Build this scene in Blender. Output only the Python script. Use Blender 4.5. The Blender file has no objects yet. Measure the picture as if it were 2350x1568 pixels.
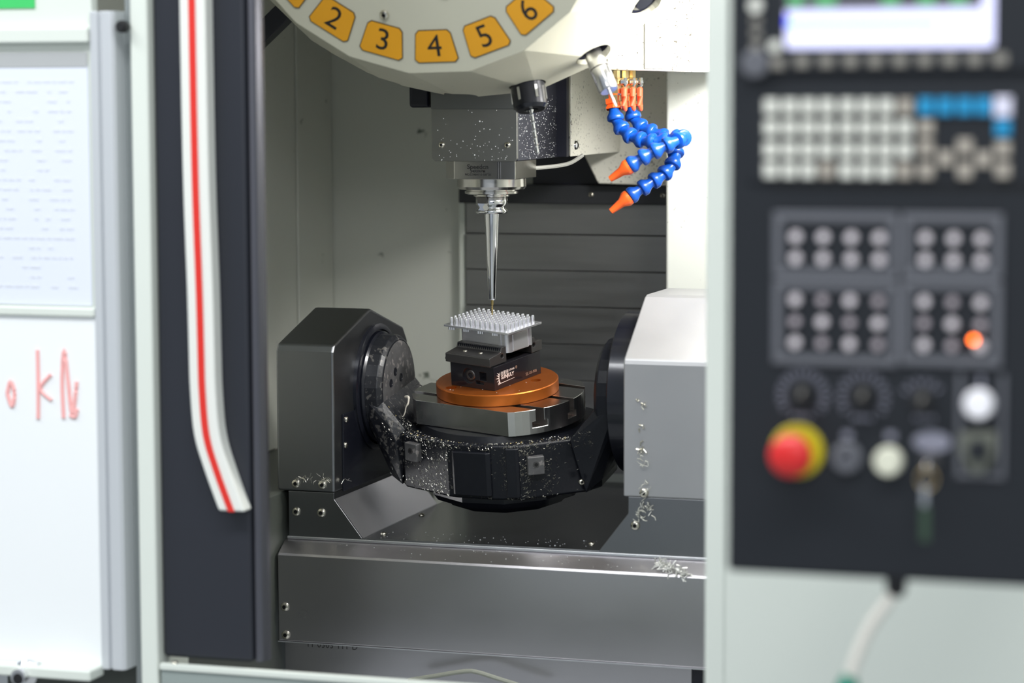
import bpy, bmesh, math, random
from mathutils import Matrix, Vector, Euler
from mathutils.bvhtree import BVHTree
random.seed(7)
PI = math.pi
R = math.radians
C = bpy.context.scene.collection
SC = bpy.context.scene

# ------------------------------------------------------------------ camera, world, lights
cam = bpy.data.cameras.new('camera')
cam.sensor_width = 36.0
cam.lens = 36.0 * 6000 / 2350
cam.clip_end = 60
co = bpy.data.objects.new('camera', cam)
C.objects.link(co)
_y, _p, _r = R(17.8), R(5.6), R(-0.2)
fw = Vector((-math.sin(_y) * math.cos(_p), math.cos(_y) * math.cos(_p), -math.sin(_p)))
rt = Vector((math.cos(_y), math.sin(_y), 0))
up = rt.cross(fw)
rt, up = math.cos(_r) * rt + math.sin(_r) * up, -math.sin(_r) * rt + math.cos(_r) * up
mm = Matrix((rt, up, -fw)).transposed().to_4x4()
mm.translation = Vector((1.15968, -3.54185, 1.41998))
co.matrix_world = mm
SC.camera = co
cam.dof.use_dof = True
cam.dof.focus_distance = 3.735
cam.dof.aperture_fstop = 2.6

w = bpy.data.worlds.new('workshop_surroundings')
SC.world = w
w.use_nodes = True
nt = w.node_tree
bg = nt.nodes['Background']
bg.inputs[0].default_value = (0.80, 0.90, 1.0, 1)
bg.inputs[1].default_value = 0.48

def area(name, loc, target, sx, sy, power, color=(1, 1, 1)):
    l = bpy.data.lights.new(name, 'AREA')
    l.shape = 'RECTANGLE'
    l.size, l.size_y = sx, sy
    l.energy = power
    l.color = color
    o = bpy.data.objects.new(name, l)
    C.objects.link(o)
    o.location = loc
    d = Vector(target) - Vector(loc)
    o.rotation_euler = d.to_track_quat('-Z', 'Y').to_euler()
    return o
# rows of shop ceiling tubes in front of and above the machine, an added front fill, and the machine's own lamp
area('tube_or_fill_light', (0.6, -2.6, 3.6), (0.3, -0.9, 0.9), 3.0, 0.5, 76, (0.97, 0.99, 1.0))
area('tube_or_fill_light', (-1.8, -2.2, 3.6), (-0.6, -0.7, 1.1), 2.4, 0.5, 56, (0.95, 0.98, 1.0))
area('tube_or_fill_light', (1.9, -4.6, 2.7), (0.6, -0.9, 1.0), 2.4, 0.5, 34, (0.98, 0.99, 1.0))  # added front fill to brighten under the control panel, not a ceiling tube
area('machine_lamp', (0.455, -0.08, 1.50), (0.02, 0.06, 1.18), 0.38, 0.07, 8.0, (1.0, 0.98, 0.95))
SC.view_settings.view_transform = 'Standard'
SC.view_settings.look = 'None'
SC.view_settings.exposure = 0.0
SC.view_settings.gamma = 1.0
SC.view_settings.use_curve_mapping = False

# ------------------------------------------------------------------ materials
def srgb(r, g, b):
    f = lambda c: (c / 255 / 12.92) if c <= 10 else ((c / 255 + 0.055) / 1.055) ** 2.4
    return (f(r), f(g), f(b), 1)

def mat(name, col, metal=0.0, rough=0.5, coat=0.0, vary=0.0, vscale=12.0, bump=0.0, bscale=300.0,
        stretch=(1, 1, 1), specks=0.0, speckcol=(0.02, 0.02, 0.02, 1), sscale=90.0, rvary=0.0, emit=0.0, spec=0.5, smask=2.0):
    m = bpy.data.materials.new(name)
    m.use_nodes = True
    N, L = m.node_tree.nodes, m.node_tree.links
    b = N['Principled BSDF']
    c = col if len(col) == 4 else (*col, 1)
    b.inputs['Base Color'].default_value = c
    b.inputs['Metallic'].default_value = metal
    b.inputs['Roughness'].default_value = rough
    b.inputs['Coat Weight'].default_value = coat
    b.inputs['Coat Roughness'].default_value = 0.08
    b.inputs['Specular IOR Level'].default_value = spec
    if emit:
        b.inputs['Emission Color'].default_value = c
        b.inputs['Emission Strength'].default_value = emit
    tc = N.new('ShaderNodeTexCoord')
    mp = N.new('ShaderNodeMapping')
    mp.inputs['Scale'].default_value = stretch
    L.new(tc.outputs['Object'], mp.inputs[0])
    src = None
    if vary or rvary:
        n = N.new('ShaderNodeTexNoise')
        n.inputs['Scale'].default_value = vscale
        n.inputs['Detail'].default_value = 5
        L.new(mp.outputs[0], n.inputs['Vector'])
        if vary:
            mx = N.new('ShaderNodeMix')
            mx.data_type = 'RGBA'
            mx.inputs[6].default_value = (*[k * (1 - vary) for k in c[:3]], 1)
            mx.inputs[7].default_value = (*[min(1, k * (1 + vary)) for k in c[:3]], 1)
            L.new(n.outputs['Fac'], mx.inputs[0])
            src = mx.outputs[2]
        if rvary:
            mr = N.new('ShaderNodeMapRange')
            mr.inputs[1].default_value, mr.inputs[2].default_value = 0.3, 0.7
            mr.inputs[3].default_value, mr.inputs[4].default_value = max(0.02, rough - rvary), rough + rvary
            L.new(n.outputs['Fac'], mr.inputs[0])
            L.new(mr.outputs[0], b.inputs['Roughness'])
    if specks:
        n2 = N.new('ShaderNodeTexNoise')
        n2.inputs['Scale'].default_value = sscale
        n2.inputs['Detail'].default_value = 3
        L.new(tc.outputs['Object'], n2.inputs['Vector'])
        n3 = N.new('ShaderNodeTexNoise')
        n3.inputs['Scale'].default_value = smask * 4
        L.new(tc.outputs['Object'], n3.inputs['Vector'])
        ad = N.new('ShaderNodeMath'); ad.operation = 'MULTIPLY_ADD'
        ad.inputs[1].default_value = 0.35; 
        L.new(n3.outputs['Fac'], ad.inputs[0]); L.new(n2.outputs['Fac'], ad.inputs[2])
        mr2 = N.new('ShaderNodeMapRange')
        th = 0.97 - specks * 0.3
        mr2.inputs[1].default_value, mr2.inputs[2].default_value = th - 0.03, th + 0.03
        L.new(ad.outputs[0], mr2.inputs[0])
        mx2 = N.new('ShaderNodeMix')
        mx2.data_type = 'RGBA'
        mx2.inputs[7].default_value = speckcol
        if src: L.new(src, mx2.inputs[6])
        else: mx2.inputs[6].default_value = c
        L.new(mr2.outputs[0], mx2.inputs[0])
        src = mx2.outputs[2]
    if src: L.new(src, b.inputs['Base Color'])
    if bump:
        n4 = N.new('ShaderNodeTexNoise')
        n4.inputs['Scale'].default_value = bscale
        n4.inputs['Detail'].default_value = 4
        L.new(mp.outputs[0], n4.inputs['Vector'])
        bp = N.new('ShaderNodeBump')
        bp.inputs['Strength'].default_value = bump
        bp.inputs['Distance'].default_value = 0.001
        L.new(n4.outputs['Fac'], bp.inputs['Height'])
        L.new(bp.outputs[0], b.inputs['Normal'])
    return m

M_cover = mat('brushed_dark_steel', (0.24, 0.245, 0.255), 1.0, 0.33, vary=0.08, vscale=4, rvary=0.04)
M_coverx = mat('brushed_steel_sheet', (0.56, 0.54, 0.56), 1.0, 0.30, vary=0.12, vscale=3, rvary=0.04, stretch=(1, 2, 2))
M_motor = mat('satin_steel_sheet', (0.47, 0.47, 0.48), 0.75, 0.5, vary=0.08, vscale=6, rvary=0.05)
M_bright = mat('bright_steel_sheet', (0.82, 0.82, 0.85), 1.0, 0.38, vary=0.05, vscale=6, rvary=0.04)
M_table = mat('ground_steel', (0.60, 0.59, 0.58), 1.0, 0.24, vary=0.08, vscale=30, rvary=0.04)
M_spin = mat('spindle_steel', (0.62, 0.60, 0.57), 1.0, 0.2, vary=0.1, vscale=20)
M_chrome = mat('polished_steel', (0.78, 0.78, 0.80), 1.0, 0.09)
M_alu = mat('machined_aluminium', (0.78, 0.78, 0.82), 0.85, 0.36, vary=0.08, vscale=40, bump=0.08, bscale=200, stretch=(1, 1, 20))
M_pin = mat('white_aluminium_pins', (0.88, 0.88, 0.92), 0.88, 0.27)
M_orange = mat('orange_anodised_aluminium', srgb(196, 106, 40), 0.75, 0.33, vary=0.06, vscale=20)
M_vise = mat('black_hardened_steel', (0.022, 0.021, 0.026), 0.35, 0.16, coat=0.4)
M_jaw = mat('dark_grey_jaw_steel', (0.13, 0.125, 0.125), 0.85, 0.36, vary=0.1, vscale=60)
M_black = mat('black_oily_cast_iron', (0.008, 0.009, 0.013), 0.0, 0.36, coat=0.08, bump=0.35, bscale=90, spec=0.3)
M_blackm = mat('black_machined_flange', (0.009, 0.010, 0.016), 0.2, 0.25, coat=0.3)
M_arm = mat('worn_black_arm', (0.010, 0.011, 0.015), 0.0, 0.4, coat=0.1, bump=0.4, bscale=90, specks=0.62, speckcol=(0.09, 0.085, 0.08, 1), sscale=150, smask=5)
M_oily = mat('oily_worn_grey_iron', (0.13, 0.128, 0.13), 0.4, 0.42, vary=0.5, vscale=60, specks=0.6, speckcol=(0.30, 0.28, 0.27, 1), sscale=110, smask=12, bump=0.4, bscale=120)
M_navy = mat('dark_navy_plastic', (0.012, 0.013, 0.024), 0, 0.4)
M_bolt = mat('zinc_bolt_steel', (0.72, 0.68, 0.58), 1.0, 0.2)
M_dark = mat('dark_recess', (0.006, 0.006, 0.007), 0, 0.6)
M_wall = mat('grey_green_enclosure_paint', srgb(212, 214, 205), 0, 0.45, vary=0.06, vscale=3, specks=0.12, speckcol=(0.16, 0.18, 0.15, 1), sscale=40)
M_head = mat('cream_cast_paint', srgb(228, 226, 214), 0, 0.4, vary=0.04, vscale=5, specks=0.42, speckcol=(0.12, 0.11, 0.09, 1), sscale=260, smask=3)
M_white = mat('white_machine_paint', srgb(226, 229, 222), 0, 0.4, vary=0.03, vscale=4, specks=0.15, speckcol=(0.3, 0.3, 0.27, 1), sscale=200)
M_frame = mat('pale_green_machine_paint', srgb(222, 227, 218), 0, 0.45, vary=0.03, vscale=3)
M_frame2 = mat('grey_green_rail_paint', srgb(150, 160, 156), 0, 0.4, vary=0.03, vscale=3)
M_carousel = mat('cream_magazine_paint', srgb(198, 196, 178), 0, 0.42, vary=0.05, vscale=6, specks=0.1, speckcol=(0.3, 0.3, 0.26, 1), sscale=60)
M_tag = mat('yellow_number_plate', srgb(226, 160, 34), 0, 0.4, vary=0.08, vscale=15)
M_ink = mat('black_ink', (0.012, 0.012, 0.012), 0, 0.5)
M_brown = mat('plate_outline', (0.07, 0.045, 0.02), 0, 0.5)
M_rear = mat('brushed_slide_steel', (0.30, 0.30, 0.30), 1.0, 0.42, vary=0.22, vscale=4, rvary=0.06, stretch=(1, 1, 14))
M_door = mat('dark_navy_door_paint', (0.020, 0.022, 0.030), 0.0, 0.4, vary=0.1, vscale=3)
M_handle = mat('white_handle_paint', srgb(232, 233, 226), 0, 0.4)
M_red = mat('red_stripe', srgb(224, 48, 38), 0, 0.45)
M_board = mat('white_board', srgb(244, 246, 246), 0, 0.35, vary=0.02, vscale=2)
M_paper = mat('white_paper', srgb(226, 230, 240), 0, 0.7)
M_print = mat('faint_grey_print', srgb(220, 223, 232), 0, 0.7)
M_marker = mat('faded_red_marker', srgb(250, 186, 182), 0, 0.6)
M_green = mat('green_sticker', srgb(66, 200, 106), 0, 0.5)
M_profile = mat('anodised_aluminium_profile', (0.70, 0.72, 0.74), 0.4, 0.4)
M_panel = mat('control_panel_black', (0.011, 0.0135, 0.018), 0, 0.55, spec=0.35, vary=0.1, vscale=4)
M_panel2 = mat('control_panel_grey', (0.115, 0.118, 0.135), 0, 0.5)
M_keyw = mat('ivory_key', srgb(226, 226, 216), 0, 0.5)
M_keyg = mat('beige_key', srgb(176, 168, 156), 0, 0.5)
M_keyb = mat('blue_key', srgb(28, 148, 200), 0, 0.5)
M_soft = mat('grey_soft_key', srgb(140, 136, 128), 0, 0.5)
M_btn = mat('grey_push_button', srgb(226, 218, 222), 0, 0.4)
M_estop = mat('red_mushroom_plastic', srgb(214, 40, 40), 0, 0.35)
M_yellow = mat('yellow_collar_plastic', srgb(190, 176, 20), 0, 0.45)
M_dialink = mat('grey_dial_print', srgb(138, 138, 152), 0, 0.6)
M_scr_w = mat('screen_white', (0.66, 0.66, 0.92), emit=0.62)
M_scr_d = mat('screen_dark', (0.06, 0.06, 0.075), emit=0.6)
M_scr_g = mat('screen_green_text', (0.08, 0.34, 0.13), emit=0.5)
M_scr_c = mat('screen_cyan_line', (0.22, 0.62, 0.85), emit=0.6)
M_scr_b = mat('screen_blue_mark', (0.08, 0.08, 1.0), emit=1.0)
M_led = mat('orange_led', (1.0, 0.16, 0.01), emit=14.0)
M_blue = mat('blue_hose_plastic', srgb(12, 74, 168), 0, 0.3, vary=0.08, vscale=60)
M_noz = mat('orange_nozzle_plastic', srgb(248, 100, 36), 0, 0.32)
M_lever = mat('orange_red_lever_sleeve', srgb(246, 92, 56), 0, 0.4)
M_brass = mat('brass_fitting', (0.80, 0.60, 0.30), 1.0, 0.28)
M_drill = mat('gold_coated_drill', (0.55, 0.42, 0.18), 1.0, 0.3)
M_cable = mat('white_cable_sheath', srgb(226, 222, 212), 0, 0.45)
M_teal = mat('teal_connector_plastic', srgb(10, 120, 98), 0, 0.4)
M_chip = mat('bright_swarf', (0.72, 0.70, 0.62), 1.0, 0.3)
M_gold = mat('brassy_swarf', (0.62, 0.48, 0.2), 1.0, 0.3)
M_drop = mat('coolant_droplet', (0.85, 0.87, 0.88), 0.6, 0.1)
M_laser = mat('laser_marking', srgb(222, 208, 200), 0, 0.6)
M_laserd = mat('dim_laser_marking', srgb(150, 122, 104), 0, 0.6)
M_floor = mat('grey_shop_floor', (0.36, 0.37, 0.37), 0, 0.5, vary=0.1, vscale=1)

# ------------------------------------------------------------------ helpers (all coordinates in millimetres)
S = 0.001
MW = {}
def T(x, y, z): return Matrix.Translation((x * S, y * S, z * S))
def Rm(ax, deg): return Matrix.Rotation(R(deg), 4, ax)
SCL = Matrix.Scale(S, 4)

def thing(name, loc, label, cat, group=None, rot=None, kind=None):
    o = bpy.data.objects.new(name, None)
    o.empty_display_size = 0.02
    C.objects.link(o)
    m = T(*loc) @ (rot if rot else Matrix())
    o.matrix_world = m
    MW[o] = m
    if label: o['label'] = label
    if cat: o['category'] = cat
    if group: o['group'] = group
    if kind: o['kind'] = kind
    return o

def tag(o, label, cat, group=None, kind=None):
    if label: o['label'] = label
    if cat: o['category'] = cat
    if group: o['group'] = group
    if kind: o['kind'] = kind
    return o

def finish(me, bevel, smooth, o, seg=2):
    if smooth:
        for p in me.polygons: p.use_smooth = True
    if bevel:
        md = o.modifiers.new('bevel', 'BEVEL')
        md.width = bevel * S
        md.segments = seg
        md.limit_method = 'ANGLE'
        md.angle_limit = R(35)
        md.harden_normals = True
    elif smooth:
        md = o.modifiers.new('split', 'EDGE_SPLIT')
        md.split_angle = R(32)

def obj(name, bm, m, parent=None, frame=None, bevel=0, smooth=False, seg=2):
    """vertices in mm in `frame` (world matrix in m, default world); becomes a child of parent or a top-level mesh with its origin at its base"""
    F = (frame or Matrix()) @ SCL
    if parent is None:
        vs = [F @ v.co for v in bm.verts]
        mn = [min(v[i] for v in vs) for i in range(3)]
        mx = [max(v[i] for v in vs) for i in range(3)]
        W = Matrix.Translation(((mn[0] + mx[0]) / 2, (mn[1] + mx[1]) / 2, mn[2]))
        if frame: W = W @ frame.to_quaternion().to_matrix().to_4x4()
        loc = W
    else:
        # keep the child's own axes those of the frame it was drawn in
        W = (frame.copy() if frame else Matrix.Translation(MW[parent].translation))
        loc = MW[parent].inverted() @ W
    bmesh.ops.transform(bm, matrix=W.inverted() @ F, verts=bm.verts)
    bmesh.ops.recalc_face_normals(bm, faces=bm.faces)
    me = bpy.data.meshes.new(name)
    bm.to_mesh(me)
    bm.free()
    for k in (m if isinstance(m, (list, tuple)) else [m]): me.materials.append(k)
    o = bpy.data.objects.new(name, me)
    C.objects.link(o)
    if parent: o.parent = parent
    o.matrix_local = loc
    MW[o] = W
    finish(me, bevel, smooth, o, seg)
    return o

def proto(name, bm, m, smooth=False):
    """a shared mesh in metres, drawn in mm around its own origin"""
    bmesh.ops.transform(bm, matrix=SCL, verts=bm.verts)
    bmesh.ops.recalc_face_normals(bm, faces=bm.faces)
    me = bpy.data.meshes.new(name)
    bm.to_mesh(me)
    bm.free()
    for k in (m if isinstance(m, (list, tuple)) else [m]): me.materials.append(k)
    if smooth:
        for p in me.polygons: p.use_smooth = True
        me['split'] = 1
    return me

def inst(name, me, world, parent=None):
    o = bpy.data.objects.new(name, me)
    C.objects.link(o)
    if parent:
        o.parent = parent
        o.matrix_local = MW[parent].inverted() @ world
    else:
        o.matrix_world = world
    MW[o] = world
    if me.get('split'):
        md = o.modifiers.new('split', 'EDGE_SPLIT')
        md.split_angle = R(32)
    return o

def box(bm, x0, x1, y0, y1, z0, z1, mi=0):
    v = [bm.verts.new(p) for p in ((x0, y0, z0), (x1, y0, z0), (x1, y1, z0), (x0, y1, z0), (x0, y0, z1), (x1, y0, z1), (x1, y1, z1), (x0, y1, z1))]
    for f in ((0, 3, 2, 1), (4, 5, 6, 7), (0, 1, 5, 4), (1, 2, 6, 5), (2, 3, 7, 6), (3, 0, 4, 7)):
        bm.faces.new([v[i] for i in f]).material_index = mi
    return bm

def prism(bm, pts, axis, a, b, mi=0):
    """pts = 2D outline; axis 'X': pts are (y,z); 'Y': (x,z); 'Z': (x,y)"""
    def P(p, t):
        return {'X': (t, p[0], p[1]), 'Y': (p[0], t, p[1]), 'Z': (p[0], p[1], t)}[axis]
    A = [bm.verts.new(P(p, a)) for p in pts]
    B = [bm.verts.new(P(p, b)) for p in pts]
    bm.faces.new(A).material_index = mi
    bm.faces.new(B[::-1]).material_index = mi
    for i in range(len(pts)):
        j = (i + 1) % len(pts)
        bm.faces.new([A[i], A[j], B[j], B[i]]).material_index = mi
    return bm

def lathe(bm, prof, n=32, M=None, mi=0, caps=True):
    """prof = [(r, z)...] around Z, then placed by M"""
    M = M or Matrix()
    rings = []
    for r, z in prof:
        if r < 1e-6:
            rings.append([bm.verts.new(M @ Vector((0, 0, z)))])
        else:
            rings.append([bm.verts.new(M @ Vector((r * math.cos(2 * PI * k / n), r * math.sin(2 * PI * k / n), z))) for k in range(n)])
    for a, b in zip(rings, rings[1:]):
        for k in range(n):
            j = (k + 1) % n
            if len(a) == 1 and len(b) == 1: continue
            if len(a) == 1: f = [a[0], b[j], b[k]]
            elif len(b) == 1: f = [a[k], a[j], b[0]]
            else: f = [a[k], a[j], b[j], b[k]]
            bm.faces.new(f).material_index = mi
    if caps:
        for q in (rings[0], rings[-1]):
            if len(q) > 2: bm.faces.new(q).material_index = mi
    return bm

def mmT(x, y, z): return Matrix.Translation((x, y, z))
def aim(d):
    """rotation taking +Z to direction d"""
    return Vector(d).normalized().to_track_quat('Z', 'Y').to_matrix().to_4x4()

def tube(bm, pts, r, n=8, mi=0, caps=True):
    pts = [Vector(p) for p in pts]
    rings = []
    up0 = Vector((0, 0, 1))
    for i, p in enumerate(pts):
        t = (pts[min(i + 1, len(pts) - 1)] - pts[max(i - 1, 0)]).normalized()
        u = t.cross(up0)
        if u.length < 0.1: u = t.cross(Vector((0, 1, 0)))
        u.normalize()
        v = t.cross(u)
        rr = r[i] if isinstance(r, (list, tuple)) else r
        rings.append([bm.verts.new(p + rr * (math.cos(2 * PI * k / n) * u + math.sin(2 * PI * k / n) * v)) for k in range(n)])
    for a, b in zip(rings, rings[1:]):
        for k in range(n):
            j = (k + 1) % n
            bm.faces.new([a[k], a[j], b[j], b[k]]).material_index = mi
    if caps:
        bm.faces.new(rings[0]).material_index = mi
        bm.faces.new(rings[-1]).material_index = mi
    return bm

def smooth_path(pts, k=6):
    P = [Vector(p) for p in pts]
    out = []
    for i in range(len(P) - 1):
        p0, p1, p2, p3 = P[max(i - 1, 0)], P[i], P[i + 1], P[min(i + 2, len(P) - 1)]
        for s in range(k):
            t = s / k
            out.append(0.5 * ((2 * p1) + (-p0 + p2) * t + (2 * p0 - 5 * p1 + 4 * p2 - p3) * t * t + (-p0 + 3 * p1 - 3 * p2 + p3) * t ** 3))
    out.append(P[-1])
    return out

def hull(bm, pts):
    vs = [bm.verts.new(p) for p in pts]
    r = bmesh.ops.convex_hull(bm, input=vs)
    junk = [g for g in r['geom_interior'] + r['geom_unused'] if isinstance(g, bmesh.types.BMVert) and g.is_valid]
    if junk: bmesh.ops.delete(bm, geom=list(set(junk)), context='VERTS')
    return bm

def boolean(o, cutter_bm, frame=None, op='DIFFERENCE', use_mat=True):
    F = (frame or Matrix()) @ SCL
    bmesh.ops.transform(cutter_bm, matrix=F, verts=cutter_bm.verts)
    bmesh.ops.recalc_face_normals(cutter_bm, faces=cutter_bm.faces)
    me = bpy.data.meshes.new('cut')
    cutter_bm.to_mesh(me)
    cutter_bm.free()
    c = bpy.data.objects.new('cut', me)
    C.objects.link(c)
    md = o.modifiers.new('bool', 'BOOLEAN')
    md.operation = op
    md.object = c
    md.solver = 'EXACT'
    if hasattr(md, 'use_self'): md.use_self = True
    bevs = [(x.width, x.segments) for x in o.modifiers if x.type == 'BEVEL']
    for x in [x for x in o.modifiers if x.type != 'BOOLEAN']: o.modifiers.remove(x)
    dg = bpy.context.evaluated_depsgraph_get()
    dg.update()
    new = bpy.data.meshes.new_from_object(o.evaluated_get(dg))
    o.modifiers.clear()
    o.data = new
    bpy.data.objects.remove(c)
    for wd, sg in bevs:
        b = o.modifiers.new('bevel', 'BEVEL')
        b.width, b.segments, b.limit_method, b.angle_limit = wd, sg, 'ANGLE', R(35)
    return o

def text(name, body, size, m, parent, frame, extrude=0.15, align='CENTER', bold=0.0, sx=1.0):
    """flat lettering drawn in the XY plane of frame, raised along its +Z"""
    cu = bpy.data.curves.new('t', 'FONT')
    cu.body = body
    cu.size = size * S
    cu.extrude = extrude * S
    cu.offset = bold * S
    cu.align_x = align
    cu.align_y = 'CENTER'
    cu.resolution_u = 3
    to = bpy.data.objects.new('t', cu)
    C.objects.link(to)
    dg = bpy.context.evaluated_depsgraph_get()
    dg.update()
    me = bpy.data.meshes.new_from_object(to.evaluated_get(dg))
    bpy.data.objects.remove(to)
    me.transform(Matrix.Diagonal((sx, 1, 1, 1)))
    me.materials.clear()
    me.materials.append(m)
    o = bpy.data.objects.new(name, me)
    C.objects.link(o)
    o.parent = parent
    o.matrix_local = MW[parent].inverted() @ frame
    MW[o] = frame
    return o

FRONT = Rm('X', 90)                      # frame whose +Z faces the viewer side (-Y), x to the right, y up
# button-head socket bolt, axis +Z, seated at z=0
def bolt_mesh(r=6.5, name='bolt', m=None):
    bm = bmesh.new()
    lathe(bm, [(r * 1.02, 0), (r * 1.0, 1.0), (r * 0.86, r * 0.42), (r * 0.5, r * 0.62), (r * 0.42, r * 0.62)], 18, caps=False)
    lathe(bm, [(r * 0.46, r * 0.62), (r * 0.42, r * 0.2), (0.0001, r * 0.2)], 6, mi=1, caps=False)
    return proto(name, bm, [m or M_bolt, M_dark], smooth=True)
BOLT = bolt_mesh()
BOLTS = bolt_mesh(4.5)
def bolts(parent, pts, axis, me=None):
    q = {'-Y': Rm('X', 90), '+X': Rm('Y', 90), '+Z': Matrix(), '-X': Rm('Y', -90)}[axis]
    for p in pts:
        inst('bolt', me or BOLT, T(*p) @ q @ Rm('Z', random.uniform(0, 60)), parent)

# ================================================================== large structure
f = obj('floor', box(bmesh.new(), -4000, 4000, -6000, 3000, -60, 0), M_floor)
tag(f, None, None, kind='structure')
# the machine's enclosure
bm = bmesh.new()
box(bm, -470, -445, -640, 480, 850, 1900)
o = obj('wall_left', bm, M_wall); tag(o, None, None, kind='structure')
for (y0, y1) in ((-200, -40), (60, 230), (330, 478)):
    obj('fold_panel', box(bmesh.new(), -445, -441, y0, y1, 852, 1898), M_wall, o, bevel=2)
o = obj('wall_back', box(bmesh.new(), -470, 800, 480, 500, 560, 1900), M_wall); tag(o, None, None, kind='structure')
obj('corner_fold', box(bmesh.new(), -216, -205, 462, 480, 800, 1260), M_frame, o, bevel=2)
o = obj('wall_right', box(bmesh.new(), 470, 495, -640, 480, 560, 1900), M_white); tag(o, None, None, kind='structure')
o = obj('ceiling', box(bmesh.new(), -470, 495, -640, 480, 1900, 1920), M_white); tag(o, None, None, kind='structure')
o = obj('trim_1', box(bmesh.new(), -468, -266, -600, 478, 500, 850), mat('dark_chute_paint', srgb(72, 76, 70), 0, 0.5), bevel=3); tag(o, None, None, kind='structure')

# ---------------- rear slide cover (telescopic steel)
th = thing('slide_cover', (-18, 470, 800), 'telescopic cover of horizontal brushed steel plates behind the table', 'machine cover')
zz = [800, 842, 893, 948, 1006, 1066, 1124, 1182, 1232]
for i in range(len(zz) - 1):
    off = (i % 2) * 1.5 + i * 1.2
    obj('steel_plate', box(bmesh.new(), -203, 167, 450 + off, 476, zz[i] + 0.3, zz[i + 1] - 0.3), M_rear, th, bevel=1.2)
obj('steel_plate', box(bmesh.new(), -207, 169, 436, 476, 1232, 1262), mat('dark_wiper_rubber', (0.035, 0.037, 0.042), 0.3, 0.4), th, bevel=1.5)['label'] = 'dark top wiper strip'
obj('dark_backing', box(bmesh.new(), -90, 169, 462, 478, 1262, 1330), M_navy, th)
bolts(th, [(15, 436, 1247), (132, 436, 1247)], '-Y', BOLTS)

# ---------------- white column, right of the slide cover
o = obj('column', box(bmesh.new(), 186, 330, 240, 478, 560, 1900), M_white, bevel=6)
tag(o, 'white painted machine column to the right of the steel slide cover', 'column')
# saddle behind the head
bm = bmesh.new()
prism(bm, [(12, 1313), (36, 1266), (157, 1263), (157, 1890), (-60, 1890), (-60, 1500), (12, 1440)], 'Y', 400, 455)
o = obj('head_saddle', bm, M_head, bevel=3)
tag(o, 'white saddle casting with a slanted lower corner behind the spindle head', 'casting')

# ---------------- spindle head
hd = thing('milling_head', (0, 200, 1315), 'white boxy spindle head casting with black side and grey steel front cover', 'machine head')
bm = bmesh.new()
prism(bm, [(132, 1317), (396, 1317), (396, 1880), (132, 1880)], 'X', -90, 70)
obj('head_casting', bm, M_head, hd, bevel=4)
obj('side_sheet', box(bmesh.new(), 70, 72.5, 131, 396, 1316, 1880), M_head, hd, bevel=0.8)
bolts(hd, [(72.5, 152, 1332)], '+X', bolt_mesh(7, 'bolt', M_chrome))
bm = bmesh.new()
prism(bm, [(-72, 1318), (-68, 1314), (50, 1314), (54, 1318), (54, 1600), (-72, 1600)], 'Y', -72, -66)
obj('front_cover', bm, mat('grey_cover_steel', (0.26, 0.26, 0.245), 0.9, 0.36, vary=0.06, vscale=8), hd, bevel=1)
obj('side_plate', prism(bmesh.new(), [(-66, 1315), (131, 1315), (131, 1600), (-66, 1600)], 'X', 47, 53.5), mat('black_side_sheet', (0.04, 0.042, 0.058), 0.5, 0.36, vary=0.3, vscale=30), hd, bevel=1)
obj('side_return', box(bmesh.new(), 53.5, 69, 118, 130.5, 1316, 1600), M_navy, hd)
obj('head_core', prism(bmesh.new(), [(-65.5, 1318), (130, 1318), (130, 1600), (-65.5, 1600)], 'X', -68, 46.8), M_black, hd)
bolts(hd, [(-57, -72, 1337), (40, -72, 1337)], '-Y', BOLTS)
obj('cover_seam', box(bmesh.new(), -72.5, 54.5, -73, -66, 1387, 1600), mat('dark_cover_steel', (0.18, 0.185, 0.18), 0.9, 0.4), hd, bevel=1)
# electric spindle nose
sp = thing('spindle', (-7, 0, 1262), 'steel spindle nose with engraved front flange under the grey head cover', 'spindle')
bm = bmesh.new()
prism(bm, [(-60, -42), (-58, -50), (-40, -68), (50, -68), (50, 30), (30, 60), (-38, 60), (-60, 30)], 'Z', 1289, 1315)
obj('flange', bm, M_spin, sp, bevel=1)
obj('flange_groove', box(bmesh.new(), 24, 25.2, -68.6, -60, 1290, 1314), M_chrome, sp)
obj('flange_groove', box(bmesh.new(), 27.5, 28.5, -68.6, -60, 1290, 1314), M_chrome, sp)
def ring(name, prof, m, par, cx=-7, cy=0, n=48, sm=True):
    return obj(name, lathe(bmesh.new(), prof, n, mmT(cx, cy, 0)), m, par, smooth=sm)
ring('nose_ring', [(47, 1290), (49, 1289), (49.5, 1277), (47, 1273), (20, 1273)], M_spin, sp)
ring('nose_collar', [(36, 1273), (36, 1270.5), (38.5, 1270), (38.5, 1267), (34, 1265.5), (20, 1265)], M_spin, sp)
ring('spindle_shaft', [(26, 1266), (26, 1263), (22, 1261), (10, 1261)], M_spin, sp)
for sx in (-1, 1):
    bm = bmesh.new(); box(bm, -8, 8, 13, 23, -6, 7)
    obj('drive_key', bm, M_jaw, sp, frame=T(-7, 0, 1259) @ Rm('Z', 160 if sx < 0 else -20), bevel=0.6)
text('lettering', 'Speedcn', 9.4, M_ink, sp, T(-5, -68.2, 1306.3) @ FRONT, bold=0.2)
text('lettering', '24000RPM', 5.0, M_ink, sp, T(-5, -68.2, 1300.2) @ FRONT, bold=0.1)
text('lettering', 'NO.D3404110 BBT30', 4.2, M_ink, sp, T(-5, -68.2, 1295.6) @ FRONT, bold=0.08)
# wire from the head to the spindle
o = obj('coolant_pipe', tube(bmesh.new(), smooth_path([(45, 30, 1302), (62, 60, 1303), (80, 95, 1307), (92, 122, 1318)]), 3, 8), mat('grey_tube', (0.35, 0.35, 0.32), 0, 0.4), hd, smooth=True)

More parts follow.
